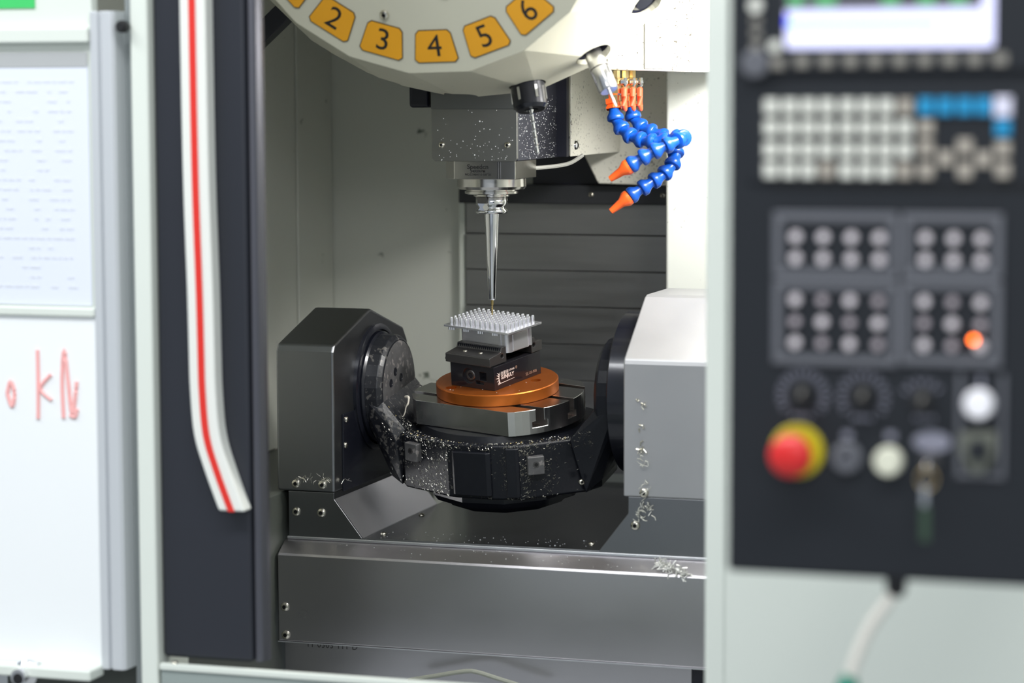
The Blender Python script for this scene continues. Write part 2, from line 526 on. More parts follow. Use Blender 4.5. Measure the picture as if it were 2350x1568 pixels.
# tool holder and drill
tl = thing('tool_holder', (-7, 0, 1093), 'slim tapered chrome tool holder with a tiny gold drill above the pin plate', 'tool holder')
o = ring('gripper_flange', [(16, 1262), (22.8, 1261), (22.8, 1251), (19.5, 1248), (19.5, 1246), (22.8, 1243), (22.8, 1239), (20, 1238), (12, 1238)], M_chrome, tl)
bm = bmesh.new(); box(bm, -8.2, 8.2, -30, -14, 1243, 1264); box(bm, -8.2, 8.2, 14, 30, 1243, 1264)
boolean(o, bm, T(-7, 0, 0) @ Rm('Z', -20))
ring('tapered_nose', [(11, 1238), (10.8, 1235), (5.2, 1116), (4.6, 1114.5), (1.6, 1114)], M_chrome, tl)
bm = bmesh.new()
lathe(bm, [(1.9, 1115), (1.9, 1108), (1.0, 1106), (1.0, 1093), (0.001, 1092)], 10, mmT(-7, 0, 0))
o = obj('drill_bit', bm, M_drill, tl, smooth=True); o['label'] = 'tiny gold drill bit'
bm = bmesh.new()
tube(bm, [(-7 + 1.15 * math.cos(t * 0.9), 1.15 * math.sin(t * 0.9), 1107 - t * 0.45) for t in range(30)], 0.4, 4)
obj('flute', bm, M_drill, o)

# ================================================================== base: sill, chute, side supports
ms = thing('base_cover', (50, -180, 640), 'long dark brushed steel front cover with chamfered top below the tilting table', 'machine cover')
bm = bmesh.new()
prism(bm, [(-166, 784), (-193, 768), (-195, 765), (-195, 643), (-188, 643), (-160, 784)], 'X', -262, 468)
obj('front_skin', bm, M_coverx, ms, bevel=2.2, seg=3)
obj('edge_strip', box(bmesh.new(), -258, 468, -168, -160, 784, 788), M_bright, ms, bevel=1)
bolts(ms, [(-251, -195, 692), (-250, -195, 652)], '-Y')
obj('bottom_hem', box(bmesh.new(), -262, 468, -196, -186, 641.5, 643), M_bright, ms)
lo = obj('lower_panel', box(bmesh.new(), -261, 330, -172, -165, 480, 641), M_coverx)
tag(lo, 'recessed lower steel panel below the long base cover', 'panel')
text('lettering', '11-0303-111-D', 14, M_jaw, lo, T(-190, -172.2, 637) @ FRONT @ Rm('X', 180), extrude=0.05, sx=0.9)  # mirror image of lettering in the steel, drawn as flipped letters
o = obj('side_recess', box(bmesh.new(), 331, 468, -170, -150, 480, 643), M_navy, bevel=1)
tag(o, 'dark recessed panel at the right end under the base cover', 'panel')
o = obj('bent_strip', tube(bmesh.new(), smooth_path([(-60, -215, 604), (-20, -215, 613), (22, -215, 622), (40, -215, 622), (70, -215, 615), (120, -215, 603)], 4), 3.2, 8), mat('pale_strip', srgb(150, 152, 140), 0, 0.4), smooth=True)
tag(o, 'pale bent tube peaking under the long base cover above the front rail', 'tube')

# trough: pedestal fronts, sloping bright sheet, dark floor
tr = thing('trunnion_base', (0, -100, 783), 'dark steel trough base with angled ends under the tilting table', 'machine base')
prof = [(-256, 784), (-256, 852), (-187, 852), (-187, 843), (-146, 790), (199, 790), (240, 843), (240, 866), (466, 866), (466, 784)]
obj('front_plate', prism(bmesh.new(), prof, 'Y', -166, -162), M_cover, tr, bevel=0.8)
obj('left_pedestal', box(bmesh.new(), -256, -188, -162, 150, 784, 852), M_cover, tr)
bm = bmesh.new(); prism(bm, [(-187, 843), (-146, 790), (-144, 786), (-187, 838)], 'Y', -161.5, 150)
obj('sloped_sheet', bm, M_bright, tr)['label'] = 'bright reflective sloped sheet'
bm = bmesh.new(); prism(bm, [(240, 843), (199, 790), (197, 786), (240, 838)], 'Y', -161.5, 150)
obj('sloped_sheet', bm, M_bright, tr)
obj('floor_sheet', box(bmesh.new(), -146, 199, -161.5, 440, 784, 789), mat('dark_oily_sheet', (0.075, 0.08, 0.085), 0.9, 0.22, vary=0.2, vscale=6), tr)
bolts(tr, [(-244, -166, 823), (-206, -166, 823)], '-Y')
bolts(tr, [(250, -166, 827)], '-Y')
bolts(tr, [(-134, 49, 789), (-131, -119, 789), (173, -112, 789)], '+Z', BOLTS)
bm = bmesh.new(); prism(bm, [(-187, 852), (-187, 790), (-146, 784), (-187, 784)], 'Y', -160, 150)
obj('right_pedestal', box(bmesh.new(), 240, 466, -162, 150, 784, 866), M_cover, tr)

# left support housing
lb = thing('support_housing', (-230, -15, 852), 'dark steel tailstock housing with gabled top left of the table', 'machine housing')
prof = [(-166, 852), (-166, 1056), (-22, 1099), (118, 1061), (136, 1040), (136, 852)]
prof = [(-166, 852), (-166, 1050), (-160, 1060), (-22, 1099), (-16, 1099), (118, 1061), (136, 1040), (136, 852)]
o = obj('housing_cover', prism(bmesh.new(), prof, 'X', -273, -186), M_cover, lb, bevel=4, seg=4)
bolts(lb, [(-244, -166, 863), (-204, -166, 863)], '-Y')
obj('side_plate', box(bmesh.new(), -186, -183, -137, 130, 850, 960), M_blackm, lb, bevel=0.8)
bolts(lb, [(-183, -126, 957 - 6), (-183, -130, 915)], '+X', BOLTS)
MX = lambda x, y, z: mmT(x, y, z) @ Matrix.Rotation(PI / 2, 4, 'Y')
bm = lathe(bmesh.new(), [(92, 0), (92, 5), (88, 7), (84, 7), (84, 3), (81, 3), (81, 9), (78, 12), (60, 12)], 64, MX(-186, 0, 984))
obj('bearing_ring', bm, M_blackm, lb, smooth=True)

# right motor housing
rb = thing('motor_housing', (340, -15, 864), 'light satin steel motor housing with sloped top right of the table', 'machine housing')
prof = [(-166, 866), (-166, 1046), (-164, 1053), (-56, 1128), (-46, 1131), (70, 1131), (140, 1090), (140, 866)]
bm = bmesh.new(); prism(bm, prof, 'X', 233, 462)
obj('housing_cover', bm, M_motor, rb, bevel=2.5, seg=3)
bolts(rb, [(262, -166, 872)], '-Y')
bm = lathe(bmesh.new(), [(70, -2), (107, 0), (113, 3), (113, 38), (108, 42)], 72, MX(192, 0, 989))
obj('drive_flange', bm, M_blackm, rb, smooth=True)

# ================================================================== tilting table
A = R(8.7)
TF = T(0, 0, 1000) @ Matrix.Rotation(A, 4, 'X')
ax_h, ax_y = -14.8, -2.3
yk = thing('tilting_yoke', (0, 0, 1000), 'black oily cast iron cradle carrying the round table, covered in swarf', 'cradle', rot=Matrix.Rotation(A, 4, 'X'))
def circ(x, r, n=28, cy=ax_y, ch=ax_h):
    return [(x, cy + r * math.cos(2 * PI * k / n), ch + r * math.sin(2 * PI * k / n)) for k in range(n)]
bm = bmesh.new()
hull(bm, circ(-176, 77) + circ(-156, 76) + circ(-150, 70))
low = lambda c: [p for p in c if p[2] < ax_h + 4]
hull(bm, low(circ(-175, 75)) + low(circ(-153, 68)) + [(-118, -70, -60), (-118, 70, -60), (-126, -76, -140), (-126, 76, -140), (-144, -66, -132), (-144, 66, -132), (-130, -84, -70), (-130, 84, -70), (-138, -82, -52), (-138, 82, -52), (-146, -78, -34), (-146, 78, -34)])
arm1 = obj('arm', bm, M_arm, yk, frame=TF, bevel=6, seg=3)
bm = bmesh.new()
hull(bm, circ(190, 82) + circ(170, 80) + circ(164, 72))
hull(bm, low(circ(189, 80)) + low(circ(167, 70)) + [(130, -84, -62), (130, 84, -62), (148, -78, -140), (148, 78, -140), (168, -60, -124), (168, 60, -124), (146, -84, -64), (146, 84, -64)])
arm2 = obj('arm', bm, M_black, yk, frame=TF, bevel=5, seg=3)
front = [(-138, -50), (-118, -82), (-40, -118), (-27, -121), (27, -123), (68, -117), (76, -112), (148, -66), (162, -40)]
back = [(x, -y) for x, y in front[::-1]]
bm = bmesh.new()
prism(bm, front + back, 'Z', -142, -62)
pan = obj('pan', bm, M_black, yk, frame=TF, bevel=4, seg=3)
bm = bmesh.new()
prism(bm, [(-32, -124.5), (-28, -127), (20, -129), (26, -126), (26, -110), (-32, -110)], 'Z', -136, -72)
obj('front_rib', bm, M_black, yk, frame=TF, bevel=2)
bm = bmesh.new()
prism(bm, [(47, -124), (62, -122), (66, -119), (66, -105), (45, -105)], 'Z', -138, -66)
obj('front_rib', bm, M_black, yk, frame=TF, bevel=2)
bm = lathe(bmesh.new(), [(119, -141), (119, -150), (112, -160), (96, -163), (90, -172), (60, -174)], 12, mmT(8, 0, 0) @ Matrix.Rotation(R(15), 4, 'Z'))
obj('rotary_hub', bm, M_blackm, yk, frame=TF, bevel=1.5)
bm = lathe(bmesh.new(), [(118, -62), (114, -53), (60, -52)], 48, mmT(2, 2, 0))
obj('bearing_collar', bm, M_black, yk, frame=TF, smooth=True)
# pads on the facets of the cradle
def pad(x, y, h, rz, s=24):
    bm = bmesh.new()
    box(bm, -s / 2, s / 2, -6, 6, -s * 0.55, s * 0.55)
    fr = TF @ T(x, y, h) @ Rm('Z', rz)
    p = obj('mounting_pad', bm, M_oily, yk, frame=fr, bevel=1.5)
    bm = lathe(bmesh.new(), [(4.6, 0), (4.6, 0.5), (2.6, 0.6)], 16, mmT(0, -6, 2) @ Matrix.Rotation(PI / 2, 4, 'X'), caps=False)
    lathe(bm, [(2.6, 0.62), (0.01, 0.3)], 16, mmT(0, -6, 2) @ Matrix.Rotation(PI / 2, 4, 'X'), mi=1)
    obj('screw_hole', bm, [M_jaw, M_dark], p, frame=fr)
pad(-99, -95, -84, -25)
pad(86, -108, -92, 28)
# worn patch and holes on the inner face of the left arm
bm = lathe(bmesh.new(), [(0.01, 0.0), (66, 0.0), (67, 0.6), (65, 1.2), (0.01, 1.3)], 40, mmT(-150.4, ax_y, ax_h) @ Matrix.Rotation(PI / 2, 4, 'Y'))
obj('arm_face', bm, M_oily, yk, frame=TF, smooth=True)
HOLE = proto('recess', lathe(bmesh.new(), [(6.2, 0.0), (6.2, 0.7), (4.4, 0.9), (4.0, 0.3), (0.01, 0.3)], 20, mi=0, caps=False), [M_blackm], smooth=True)
for (y, h) in ((-34, 14), (-14, 26), (8, 12), (-42, -20), (26, -26), (-4, -48)):
    inst('screw_recess', HOLE, TF @ T(-149.2, ax_y + y, ax_h + h) @ Rm('Y', 90), yk)
inst('plug', BOLTS, T(147, -72, 868) @ Rm('X', 90) @ Rm('Y', 30), yk)

# rotary T-slot table
rtb = thing('rotary_table', (0, 0, 1000), 'polished steel round table with flat side and slots under the orange disc', 'table', rot=Matrix.Rotation(A, 4, 'X'))
QF = TF @ Rm('Z', -17)
RT = 124
pts = []
a0 = math.asin(91 / RT)
n = 72
for k in range(n):
    a = 2 * PI * k / n
    x, y = RT * math.cos(a), RT * math.sin(a) + 2
    y = max(y, -91)
    y = min(y, 96)
    x = max(x, -118)
    pts.append((x, y))
qq = []
for p in pts:
    if not qq or (Vector(p) - Vector(qq[-1])).length > 0.5: qq.append(p)
x1 = math.sqrt(RT ** 2 - 93 ** 2)
bm = bmesh.new(); prism(bm, qq, 'Z', -52, -17)
plat = obj('slotted_plate', bm, M_table, rtb, frame=QF)
bm = bmesh.new()
for yc in (-55, 5, 65):
    prism(bm, [(yc - 6, -10), (yc - 6, -34), (yc - 11, -34), (yc - 11, -43), (yc + 11, -43), (yc + 11, -34), (yc + 6, -34), (yc + 6, -10)], 'X', -200, 200)
boolean(plat, bm, QF)
md = plat.modifiers.new('b', 'BEVEL'); md.width = 0.6 * S; md.segments = 1; md.limit_method = 'ANGLE'; md.angle_limit = R(40)

# orange sub-plate
dk = obj('adapter_disc', lathe(bmesh.new(), [(86.5, -17), (88, -16), (88, -1.2), (86.8, 0), (0.01, 0)], 96), M_orange, frame=TF, smooth=True)
tag(dk, 'orange anodised round disc under the black vise', 'disc')
bm = bmesh.new()
for (x, y, r) in ((57, 2, 7.5), (-52, -52, 8), (-58, 20, 7.5), (2, 70, 7.5)):
    lathe(bm, [(r, -9), (r, 5)], 24, mmT(x, y, 0))
boolean(dk, bm, TF)
for p in dk.data.polygons: p.use_smooth = True
md = dk.modifiers.new('split', 'EDGE_SPLIT'); md.split_angle = R(30)
bm = lathe(bmesh.new(), [(5, -9), (5, -4), (2.4, -4), (2.2, -6.5), (0.01, -6.5)], 16, mmT(57, 2, 0))
obj('cap_screw', bm, M_jaw, dk, frame=TF, smooth=True)

# vise
VF = TF @ Rm('Z', -19.5) @ T(-2, 1, 0)
vs = thing('machine_vise', (0, 0, 1000), 'black precision vise clamping the aluminium block on the orange disc', 'vise', rot=Matrix.Rotation(A, 4, 'X') @ Rm('Z', -19.5))
bm = bmesh.new()
box(bm, -39, 39, -55, 55, 0, 34)
base = obj('vise_body', bm, M_vise, vs, frame=VF, bevel=0.8)
bm = bmesh.new()
lathe(bm, [(11, -3), (11, 12)], 32, mmT(-6, -55, 17.5) @ Matrix.Rotation(PI / 2, 4, 'X'))
box(bm, 13, 25, -58, -45, 13, 25)
box(bm, 6, 20, -58, -50, 7, 12)
box(bm, -20, 20, -50, 50, 24, 40)
boolean(base, bm, VF)
bm = lathe(bmesh.new(), [(8.2, -6), (8.2, 0), (6.8, 1.2), (4.2, 1.2), (3.8, -3), (0.01, -3)], 24, mmT(-5, -52, 17.5) @ Matrix.Rotation(PI / 2, 4, 'X'))
obj('drive_screw', bm, M_jaw, vs, frame=VF, smooth=True)
bm = bmesh.new()
prism(bm, [(-59, 35), (-59, 47), (-58, 48), (-44, 49.5), (-33, 51), (-30, 57.5), (-20.5, 57.5), (-20.5, 35)], 'X', -44, 36)
j1 = obj('front_jaw', bm, M_jaw, vs, frame=VF, bevel=0.7)
bm = lathe(bmesh.new(), [(3.2, 0.4), (3.2, -3)], 20, MX(36, -31, 45)); 
lathe(bm, [(3.2, 0), (3.2, 8)], 20, MX(30, -31, 45))
boolean(j1, lathe(bmesh.new(), [(3.3, -6), (3.3, 6)], 20, MX(36, -30, 45)), VF)
bm = bmesh.new()
prism(bm, [(59, 35), (59, 50), (44, 51), (42, 57), (38, 58), (34, 58), (34, 35)], 'X', -44, 40)
j2 = obj('rear_jaw', bm, M_jaw, vs, frame=VF, bevel=0.7)
boolean(j2, lathe(bmesh.new(), [(3.6, -6), (3.6, 6)], 20, MX(40, 40, 46)), VF)
bm = bmesh.new()
for k in range(22):
    x = -42 + k * 3.5
    prism(bm, [(x, -31.5), (x + 1.2, -33.4), (x + 2.4, -31.5), (x + 2.4, -29), (x, -29)], 'Z', 52, 57)
o = obj('serrations', bm, M_black, vs, frame=VF); o['kind'] = 'stuff'
for x in (-20, 8):
    inst('jaw_screw', BOLTS, VF @ T(x, -43, 49) @ Matrix.Scale(0.8, 4), vs)
obj('side_peg', lathe(bmesh.new(), [(3.4, 0), (3.4, 5), (2, 6)], 16, mmT(-44, -50, 38) @ Matrix.Rotation(-PI / 2, 4, 'Y')), M_vise, vs, frame=VF, smooth=True)
# markings on the right-hand face of the vise body
SF = VF @ T(39.15, 0, 0) @ Matrix(((0, 0, 1, 0), (1, 0, 0, 0), (0, 1, 0, 0), (0, 0, 0, 1)))   # x along +y, y up, z outward
text('lettering', '尚聚徕', 6.3, M_laser, vs, SF @ T(-30.5, 21.3, 0), extrude=0.05)
text('lettering', '工装夹具', 3.4, M_laser, vs, SF @ T(-14, 22.5, 0), extrude=0.05)
text('lettering', '®', 6, M_laserd, vs, SF @ T(-3, 23, 0), extrude=0.05)
text('lettering', 'SUNJULY', 7.4, M_laser, vs, SF @ T(-24.0, 15.8, 0), extrude=0.05, bold=0.22, sx=1.0)
text('lettering', 'SJL120-90B', 5.8, M_laserd, vs, SF @ T(31.5, 7.2, 0), extrude=0.05)
bm = bmesh.new()
arc = [(-42.5 + 4 * math.sin(t), 16 + 10 * math.cos(t) * -1) for t in [i * PI / 10 for i in range(1, 10)]]
def poly(bm, pts, t=0.1):
    prism(bm, pts, 'Z', 0, t)
inner = [(-40.8 - 2.4 * math.sin(PI * i / 8), 8.5 + 16 * i / 8) for i in range(9)]
outer = [(-42.2 - 3.0 * math.sin(PI * i / 8), 8.2 + 15 * i / 8) for i in range(9)]
poly(bm, inner + outer[::-1])
for i, L in ((1, 4.5), (2.6, 5.5), (4.2, 8), (5.7, 6), (7, 5.5)):
    cx, cy = -43.5 - 0.6 * math.sin(i / 8 * PI), 8.5 + 15 * i / 8
    an = PI + (4 - i) * 0.22
    d = Vector((math.cos(an), math.sin(an))); nn = Vector((-d.y, d.x))
    c0 = Vector((cx, cy))
    poly(bm, [tuple(c0 + nn * 1.0), tuple(c0 + d * L), tuple(c0 - nn * 1.0)])
poly(bm, [(-47, 6.6), (-44, 8.6), (-8, 9.4), (-8, 9.0), (-42, 7.6)])
obj('emblem', bm, M_laser, vs, frame=SF)

# aluminium block with pin plate
pf = thing('pin_plate_workpiece', (0, 0, 1046), 'silver aluminium block topped by a plate full of upright pins, clamped in the vise', 'workpiece', rot=Matrix.Rotation(A, 4, 'X') @ Rm('Z', -21))
PF = TF @ Rm('Z', -21) @ T(-5, 2, 0)
bm = bmesh.new()
def rrect(x0, x1, y0, y1, r, n=4):
    out = []
    for cx, cy, a in ((x1 - r, y0 + r, -90), (x1 - r, y1 - r, 0), (x0 + r, y1 - r, 90), (x0 + r, y0 + r, 180)):
        for k in range(n + 1):
            t = R(a + 90 * k / n)
            out.append((cx + r * math.cos(t), cy + r * math.sin(t)))
    return out
prism(bm, rrect(-45, 43, -21, 33, 8), 'Z', 47, 79)
blk = obj('block', bm, M_alu, pf, frame=PF, smooth=True)
obj('raised_land', box(bmesh.new(), 42, 44.2, -9, 24, 48, 72), M_alu, pf, frame=PF, bevel=0.5)
obj('corner_post', box(bmesh.new(), 27, 32, -22.5, -20, 47, 79), M_alu, pf, frame=PF, bevel=0.4)
obj('corner_post', box(bmesh.new(), 40, 44, 29, 33.5, 48, 79), M_alu, pf, frame=PF, bevel=0.4)
obj('top_plate', box(bmesh.new(), -59.5, 58.5, -37.5, 39.5, 79, 82), M_pin, pf, frame=PF, bevel=0.4)
PIN = proto('pin', lathe(bmesh.new(), [(2.2, 0), (2.2, 10.0), (1.9, 10.6), (1.1, 10.6), (1.0, 9.2), (0.01, 9.2)], 12, caps=False), M_pin, smooth=True)
for i in range(12):
    for j in range(8):
        inst('pin', PIN, PF @ T(-50 + i * 9.05, -31 + j * 8.85, 82), pf)
FOOT = proto('stub', lathe(bmesh.new(), [(2.0, 0), (2.0, -4.4), (0.01, -4.4)], 10, caps=False), M_pin, smooth=True)
for i in range(4):
    for j in range(3):
        inst('stub', FOOT, PF @ T(-52 + i * 26.5 + j * 3.4, -33.5 + 0.6 * j, 79), pf)

# ================================================================== tool magazine
tau = R(20)
nv = Vector((0, -math.cos(tau), -math.sin(tau)))           # face normal
MC = Vector((9, -379, 1686))
bx = Vector((1, 0, 0)); bz = nv; by = bz.cross(bx)         # by = up along the face
CF = Matrix(((bx.x, by.x, bz.x, 0), (bx.y, by.y, bz.y, 0), (bx.z, by.z, bz.z, 0), (0, 0, 0, 1)))
CF = T(*MC) @ CF @ Matrix.Scale(0.971, 4)
mg = thing('tool_magazine', tuple(MC), 'cream faceted drum magazine with yellow number plates above the spindle', 'tool magazine', rot=CF.to_quaternion().to_matrix().to_4x4())
NT = 20
DP = -3.5
D0 = 1.5                                                    # angular offset of plate 4 from straight down (deg)
bm = bmesh.new()
def pol(r, deg, z):                                         # deg measured from straight down, positive to the right
    return (r * math.sin(R(deg)), -r * math.cos(R(deg)), z)
c0 = bm.verts.new((0, 0, 4))
Aring = [bm.verts.new(pol(276, D0 + 18 * k + 9, 0)) for k in range(NT)]
Bring = [bm.verts.new(pol(368, DP + 18 * k, -155)) for k in range(NT)]
Cring = [bm.verts.new(pol(350, DP + 18 * k, -195)) for k in range(NT)]
bm.faces.new(Aring)
bm.verts.remove(c0)
for k in range(NT):
    j = (k + 1) % NT
    bm.faces.new([Aring[k], Bring[j], Aring[j]])
    bm.faces.new([Aring[k], Bring[k], Bring[j]])
    bm.faces.new([Bring[k], Cring[k], Cring[j], Bring[j]])
bm.faces.new(Cring[::-1])
drum = obj('drum', bm, [M_carousel, M_dark], mg, frame=CF)
tdir = lambda deg: (Vector(pol(1, deg, 0)) + Vector((0, 0, 0.62))).normalized()
bm = bmesh.new()
for k in range(-3, 5):
    dg_ = DP + 18 * k
    p = Vector(pol(346, dg_, -130)) if k > 0 else Vector(pol(366, dg_, -150))
    lathe(bm, [(26, -34), (26, 40)], 24, mmT(*p) @ aim(tdir(dg_)))
boolean(drum, bm, CF)
# pocket linings
for k in range(1, 5):
    dg_ = DP + 18 * k
    p = Vector(pol(346, dg_, -130)) - tdir(dg_) * 30
    bm = lathe(bmesh.new(), [(24.6, 26), (24.6, 0), (0.01, 0)], 24, mmT(*p) @ aim(tdir(dg_)), caps=False)
    obj('pocket', bm, M_navy, mg, frame=CF, smooth=True)
for k in range(-3, 4):
    num = 4 + k
    dg_ = D0 + 18 * k
    fr = CF @ Matrix.Rotation(R(dg_), 4, 'Z')
    def tr_(hw0, hw1, y0, y1, r=5):
        return [(-hw1 + r, y0), (hw1 - r, y0), (hw1, y0 + r), (hw0, y1 - r), (hw0 - r, y1), (-hw0 + r, y1), (-hw0, y1 - r), (-hw1, y0 + r)]
    bm = bmesh.new(); prism(bm, tr_(25.5, 31.5, -258.5, -212), 'Z', 0.2, 1.2)
    pl = obj('number_plate', bm, M_brown, mg, frame=fr)
    bm = bmesh.new(); prism(bm, tr_(24.3, 30.2, -257.2, -213.3, 4.4), 'Z', 1.2, 1.8)
    obj('yellow_field', bm, M_tag, pl, frame=fr)
    if 1 <= num <= 7:
        text('digit', str(num), 44, M_ink, pl, fr @ T(0, -236, 1.9), extrude=0.1)
inst('bolt', BOLT, CF @ T(-60, -190, 1) , mg)
inst('bolt', BOLT, CF @ T(30, -160, 1) , mg)
# tools sitting in the drum
def pocket_frame(k, out):
    dg_ = DP + 18 * k
    p = Vector(pol(346, dg_, -130)) + tdir(dg_) * out
    return CF @ T(*p) @ aim(tdir(dg_))
t1 = thing('drill_holder', (60, -200, 1400), 'black collet holder with a long spiral drill hanging from the magazine below plate 5', 'tool holder')
f1 = pocket_frame(1, -29)
obj('collet_nut', lathe(bmesh.new(), [(16, 0), (24, 6), (24, 18), (21.5, 21), (21.5, 28), (24, 31), (24, 64), (20, 69), (10, 69), (9, 65), (0.01, 65)], 28), M_blackm, t1, frame=f1, smooth=True)
NOTCH = proto('notch', box(bmesh.new(), -2, 2, -1, 1.2, -9, 9), M_chrome)
for k in range(6):
    inst('nut_slot', NOTCH, f1 @ Rm('Z', k * 60 + 10) @ T(0, -24, 48) , t1)
bm = lathe(bmesh.new(), [(3.2, 62), (3.2, 70), (2.2, 72), (2.2, 130), (0.01, 133)], 10)
dr = obj('drill_bit', bm, M_chrome, t1, frame=f1, smooth=True)
bm = tube(bmesh.new(), [(2.3 * math.cos(t * 0.5), 2.3 * math.sin(t * 0.5), 74 + t * 0.9) for t in range(62)], 0.9, 5)
obj('flute', bm, M_chrome, dr, frame=f1, smooth=True)
t2 = thing('chuck_holder', (190, -200, 1440), 'chrome cylindrical chuck with a thin tool hanging from the magazine below plate 6', 'tool holder')
f2 = pocket_frame(2, -32)
obj('chuck_body', lathe(bmesh.new(), [(11, 0), (11, 24), (12.5, 30), (13.4, 56), (13.6, 57), (13.6, 90), (12, 93), (0.01, 93)], 32), mat('satin_chrome', (0.66, 0.66, 0.68), 1.0, 0.24), t2, frame=f2, smooth=True)
obj('groove', lathe(bmesh.new(), [(13.6, 57), (14.0, 57.3), (14.0, 58.6), (13.6, 59)], 32, caps=False), M_jaw, t2, frame=f2, smooth=True)
obj('thin_cutter', lathe(bmesh.new(), [(1.8, 91), (1.8, 118), (0.01, 119)], 12), M_bright, t2, frame=f2, smooth=True)
t3 = thing('collet_holder', (260, -200, 1500), 'black holder in the drum pocket at the right edge of the magazine', 'tool holder')
f3 = pocket_frame(3, -26)
obj('holder_body', lathe(bmesh.new(), [(18, 0), (20, 10), (19, 22), (14, 26), (0.01, 26)], 24), M_blackm, t3, frame=f3, smooth=True)
obj('holder_collar', lathe(bmesh.new(), [(20.3, 4), (21, 5), (21, 8), (20.3, 9)], 24, caps=False), M_chrome, t3, frame=f3, smooth=True)
# bracket hanging behind the drum and rod at its left
o = obj('sensor_block', box(bmesh.new(), -143, -112, 30, 62, 1388, 1424), M_navy, bevel=5, seg=3)
tag(o, 'small rounded black block hanging behind the magazine left of the spindle', 'sensor')
obj('stem', box(bmesh.new(), -141, -120, 36, 56, 1418, 1800), M_navy, o, bevel=3)
bm = bmesh.new(); box(bm, -120, 0, -14, 14, -14, 14)
o = obj('black_bar', bm, M_navy, frame=T(-332, 60, 1541) @ Rm('Y', -41), bevel=1.5)
tag(o, 'black square bar rising behind the left edge of the drum', 'bar')

# ================================================================== manifold, valves, hoses
mf = obj('manifold_cover', prism(bmesh.new(), [(158, 1441), (284, 1437), (300, 1437), (300, 1890), (158, 1890)], 'Y', 16, 236), M_head, bevel=3)
tag(mf, 'white sheet metal cover above the brass valves', 'machine cover')
obj('fold', box(bmesh.new(), 214, 252, 13.5, 16, 1442, 1889), M_head, mf, bevel=1)
def valve(x, y, lab):
    v = thing('ball_valve', (x, y, 1395), lab, 'valve', 'ball valves under the white cover')
    obj('valve_body', lathe(bmesh.new(), [(5.5, 1440), (5.5, 1430), (8, 1429), (8, 1421), (6.5, 1419), (8.5, 1415), (8.5, 1408), (6, 1406), (6, 1398), (7.5, 1397), (7.5, 1390), (0.01, 1390)], 6, mmT(x, y, 0)), M_brass, v)
    obj('stem_nut', lathe(bmesh.new(), [(4.2, 0), (4.2, 5), (2.5, 6), (2.5, 9), (0.01, 9)], 6, mmT(x + 8, y - 2, 1424) @ Matrix.Rotation(PI / 2, 4, 'Y')), M_chrome, v)
    bm = bmesh.new()
    tube(bm, [(x + 14, y - 3, 1430), (x + 14.5, y - 3, 1420), (x + 13, y - 4, 1410)], [2.6, 2.4, 1.6], 8)
    obj('lever', bm, M_chrome, v, smooth=True)
    bm = bmesh.new()
    tube(bm, [(x + 13, y - 4, 1417), (x + 13, y - 4, 1415), (x + 12.6, y - 4, 1404), (x + 13.2, y - 4, 1391), (x + 14.6, y - 4, 1385), (x + 15.2, y - 4, 1383)], [2.2, 4.2, 4.4, 4.2, 2.8, 0.8], 12)
    obj('lever_sleeve', bm, M_lever, v, smooth=True)
valve(173, 14, 'brass ball valve with orange lever, leftmost of three under the white cover')
valve(180, 34, 'brass ball valve with orange lever, middle of three under the white cover')
valve(186, 50, 'brass ball valve with orange lever, rightmost of three under the white cover')

def hose(lab, path, m0, fit):
    P = smooth_path(path, 10)
    h = thing('coolant_hose', tuple(path[0]), lab, 'hose', 'segmented coolant hoses')
    L = [0]
    for a, b in zip(P, P[1:]): L.append(L[-1] + (b - a).length)
    tot = L[-1] - 34
    nseg = round(tot / 18.6)
    st = tot / nseg
    def at(s):
        for i in range(len(L) - 1):
            if L[i + 1] >= s:
                t = (s - L[i]) / (L[i + 1] - L[i])
                return P[i].lerp(P[i + 1], t)
        return P[-1]
    for i in range(nseg):
        a, b = at(i * st), at((i + 1) * st)
        fr = T(*a) @ aim(b - a)
        inst('hose_segment', SEG, fr, h)
    a, b = at(tot), P[-1]
    inst('nozzle', NOZ, T(*a) @ aim(b - a), h)
    if fit:
        inst('hose_fitting', FIT, T(*path[0]) @ aim(P[0] - P[1]), h)
SEG = proto('hose_segment', lathe(bmesh.new(), [(5.0, -2), (6.8, -1), (7.2, 3), (7.8, 6), (11.2, 11), (12.0, 13), (12.0, 16.8), (11.0, 18.4), (8.8, 19.2), (5.5, 19.4)], 16, caps=False), M_blue, smooth=True)
NOZ = proto('nozzle', lathe(bmesh.new(), [(7, -1), (10.8, 0), (11.2, 2.5), (11.2, 6), (6.6, 14), (4.2, 33), (2.4, 33.5), (2.2, 30)], 12, caps=False), M_noz, smooth=True)
FIT = proto('hose_fitting', lathe(bmesh.new(), [(11.5, -2), (12.5, 0), (9, 4), (11.5, 5), (11.5, 12), (8.5, 13), (6, 14), (6, 24)], 6, caps=False), M_noz)
hose('blue segmented coolant hose curving forward to the upper orange nozzle',
     [(169, 15, 1388), (172, 12, 1373), (181, 8, 1360), (196, 2, 1349), (215, -3, 1343), (233, -8, 1341), (250, -4, 1343), (266, -4, 1347), (279, -16, 1347), (276, -34, 1344), (264, -44, 1339), (251, -50, 1331), (237, -54, 1325), (222, -57, 1315), (211, -59, 1308), (185, -64, 1290)], 0, True)
hose('blue segmented coolant hose bending down to the lower orange nozzle',
     [(183, 50, 1389), (188, 48, 1374), (198, 45, 1362), (214, 42, 1355), (231, 40, 1349), (246, 36, 1342), (256, 28, 1331), (258, 18, 1317), (253, 8, 1304), (243, -2, 1293), (230, -12, 1284), (216, -20, 1274), (203, -26, 1265), (178, -35, 1244)], 0, True)

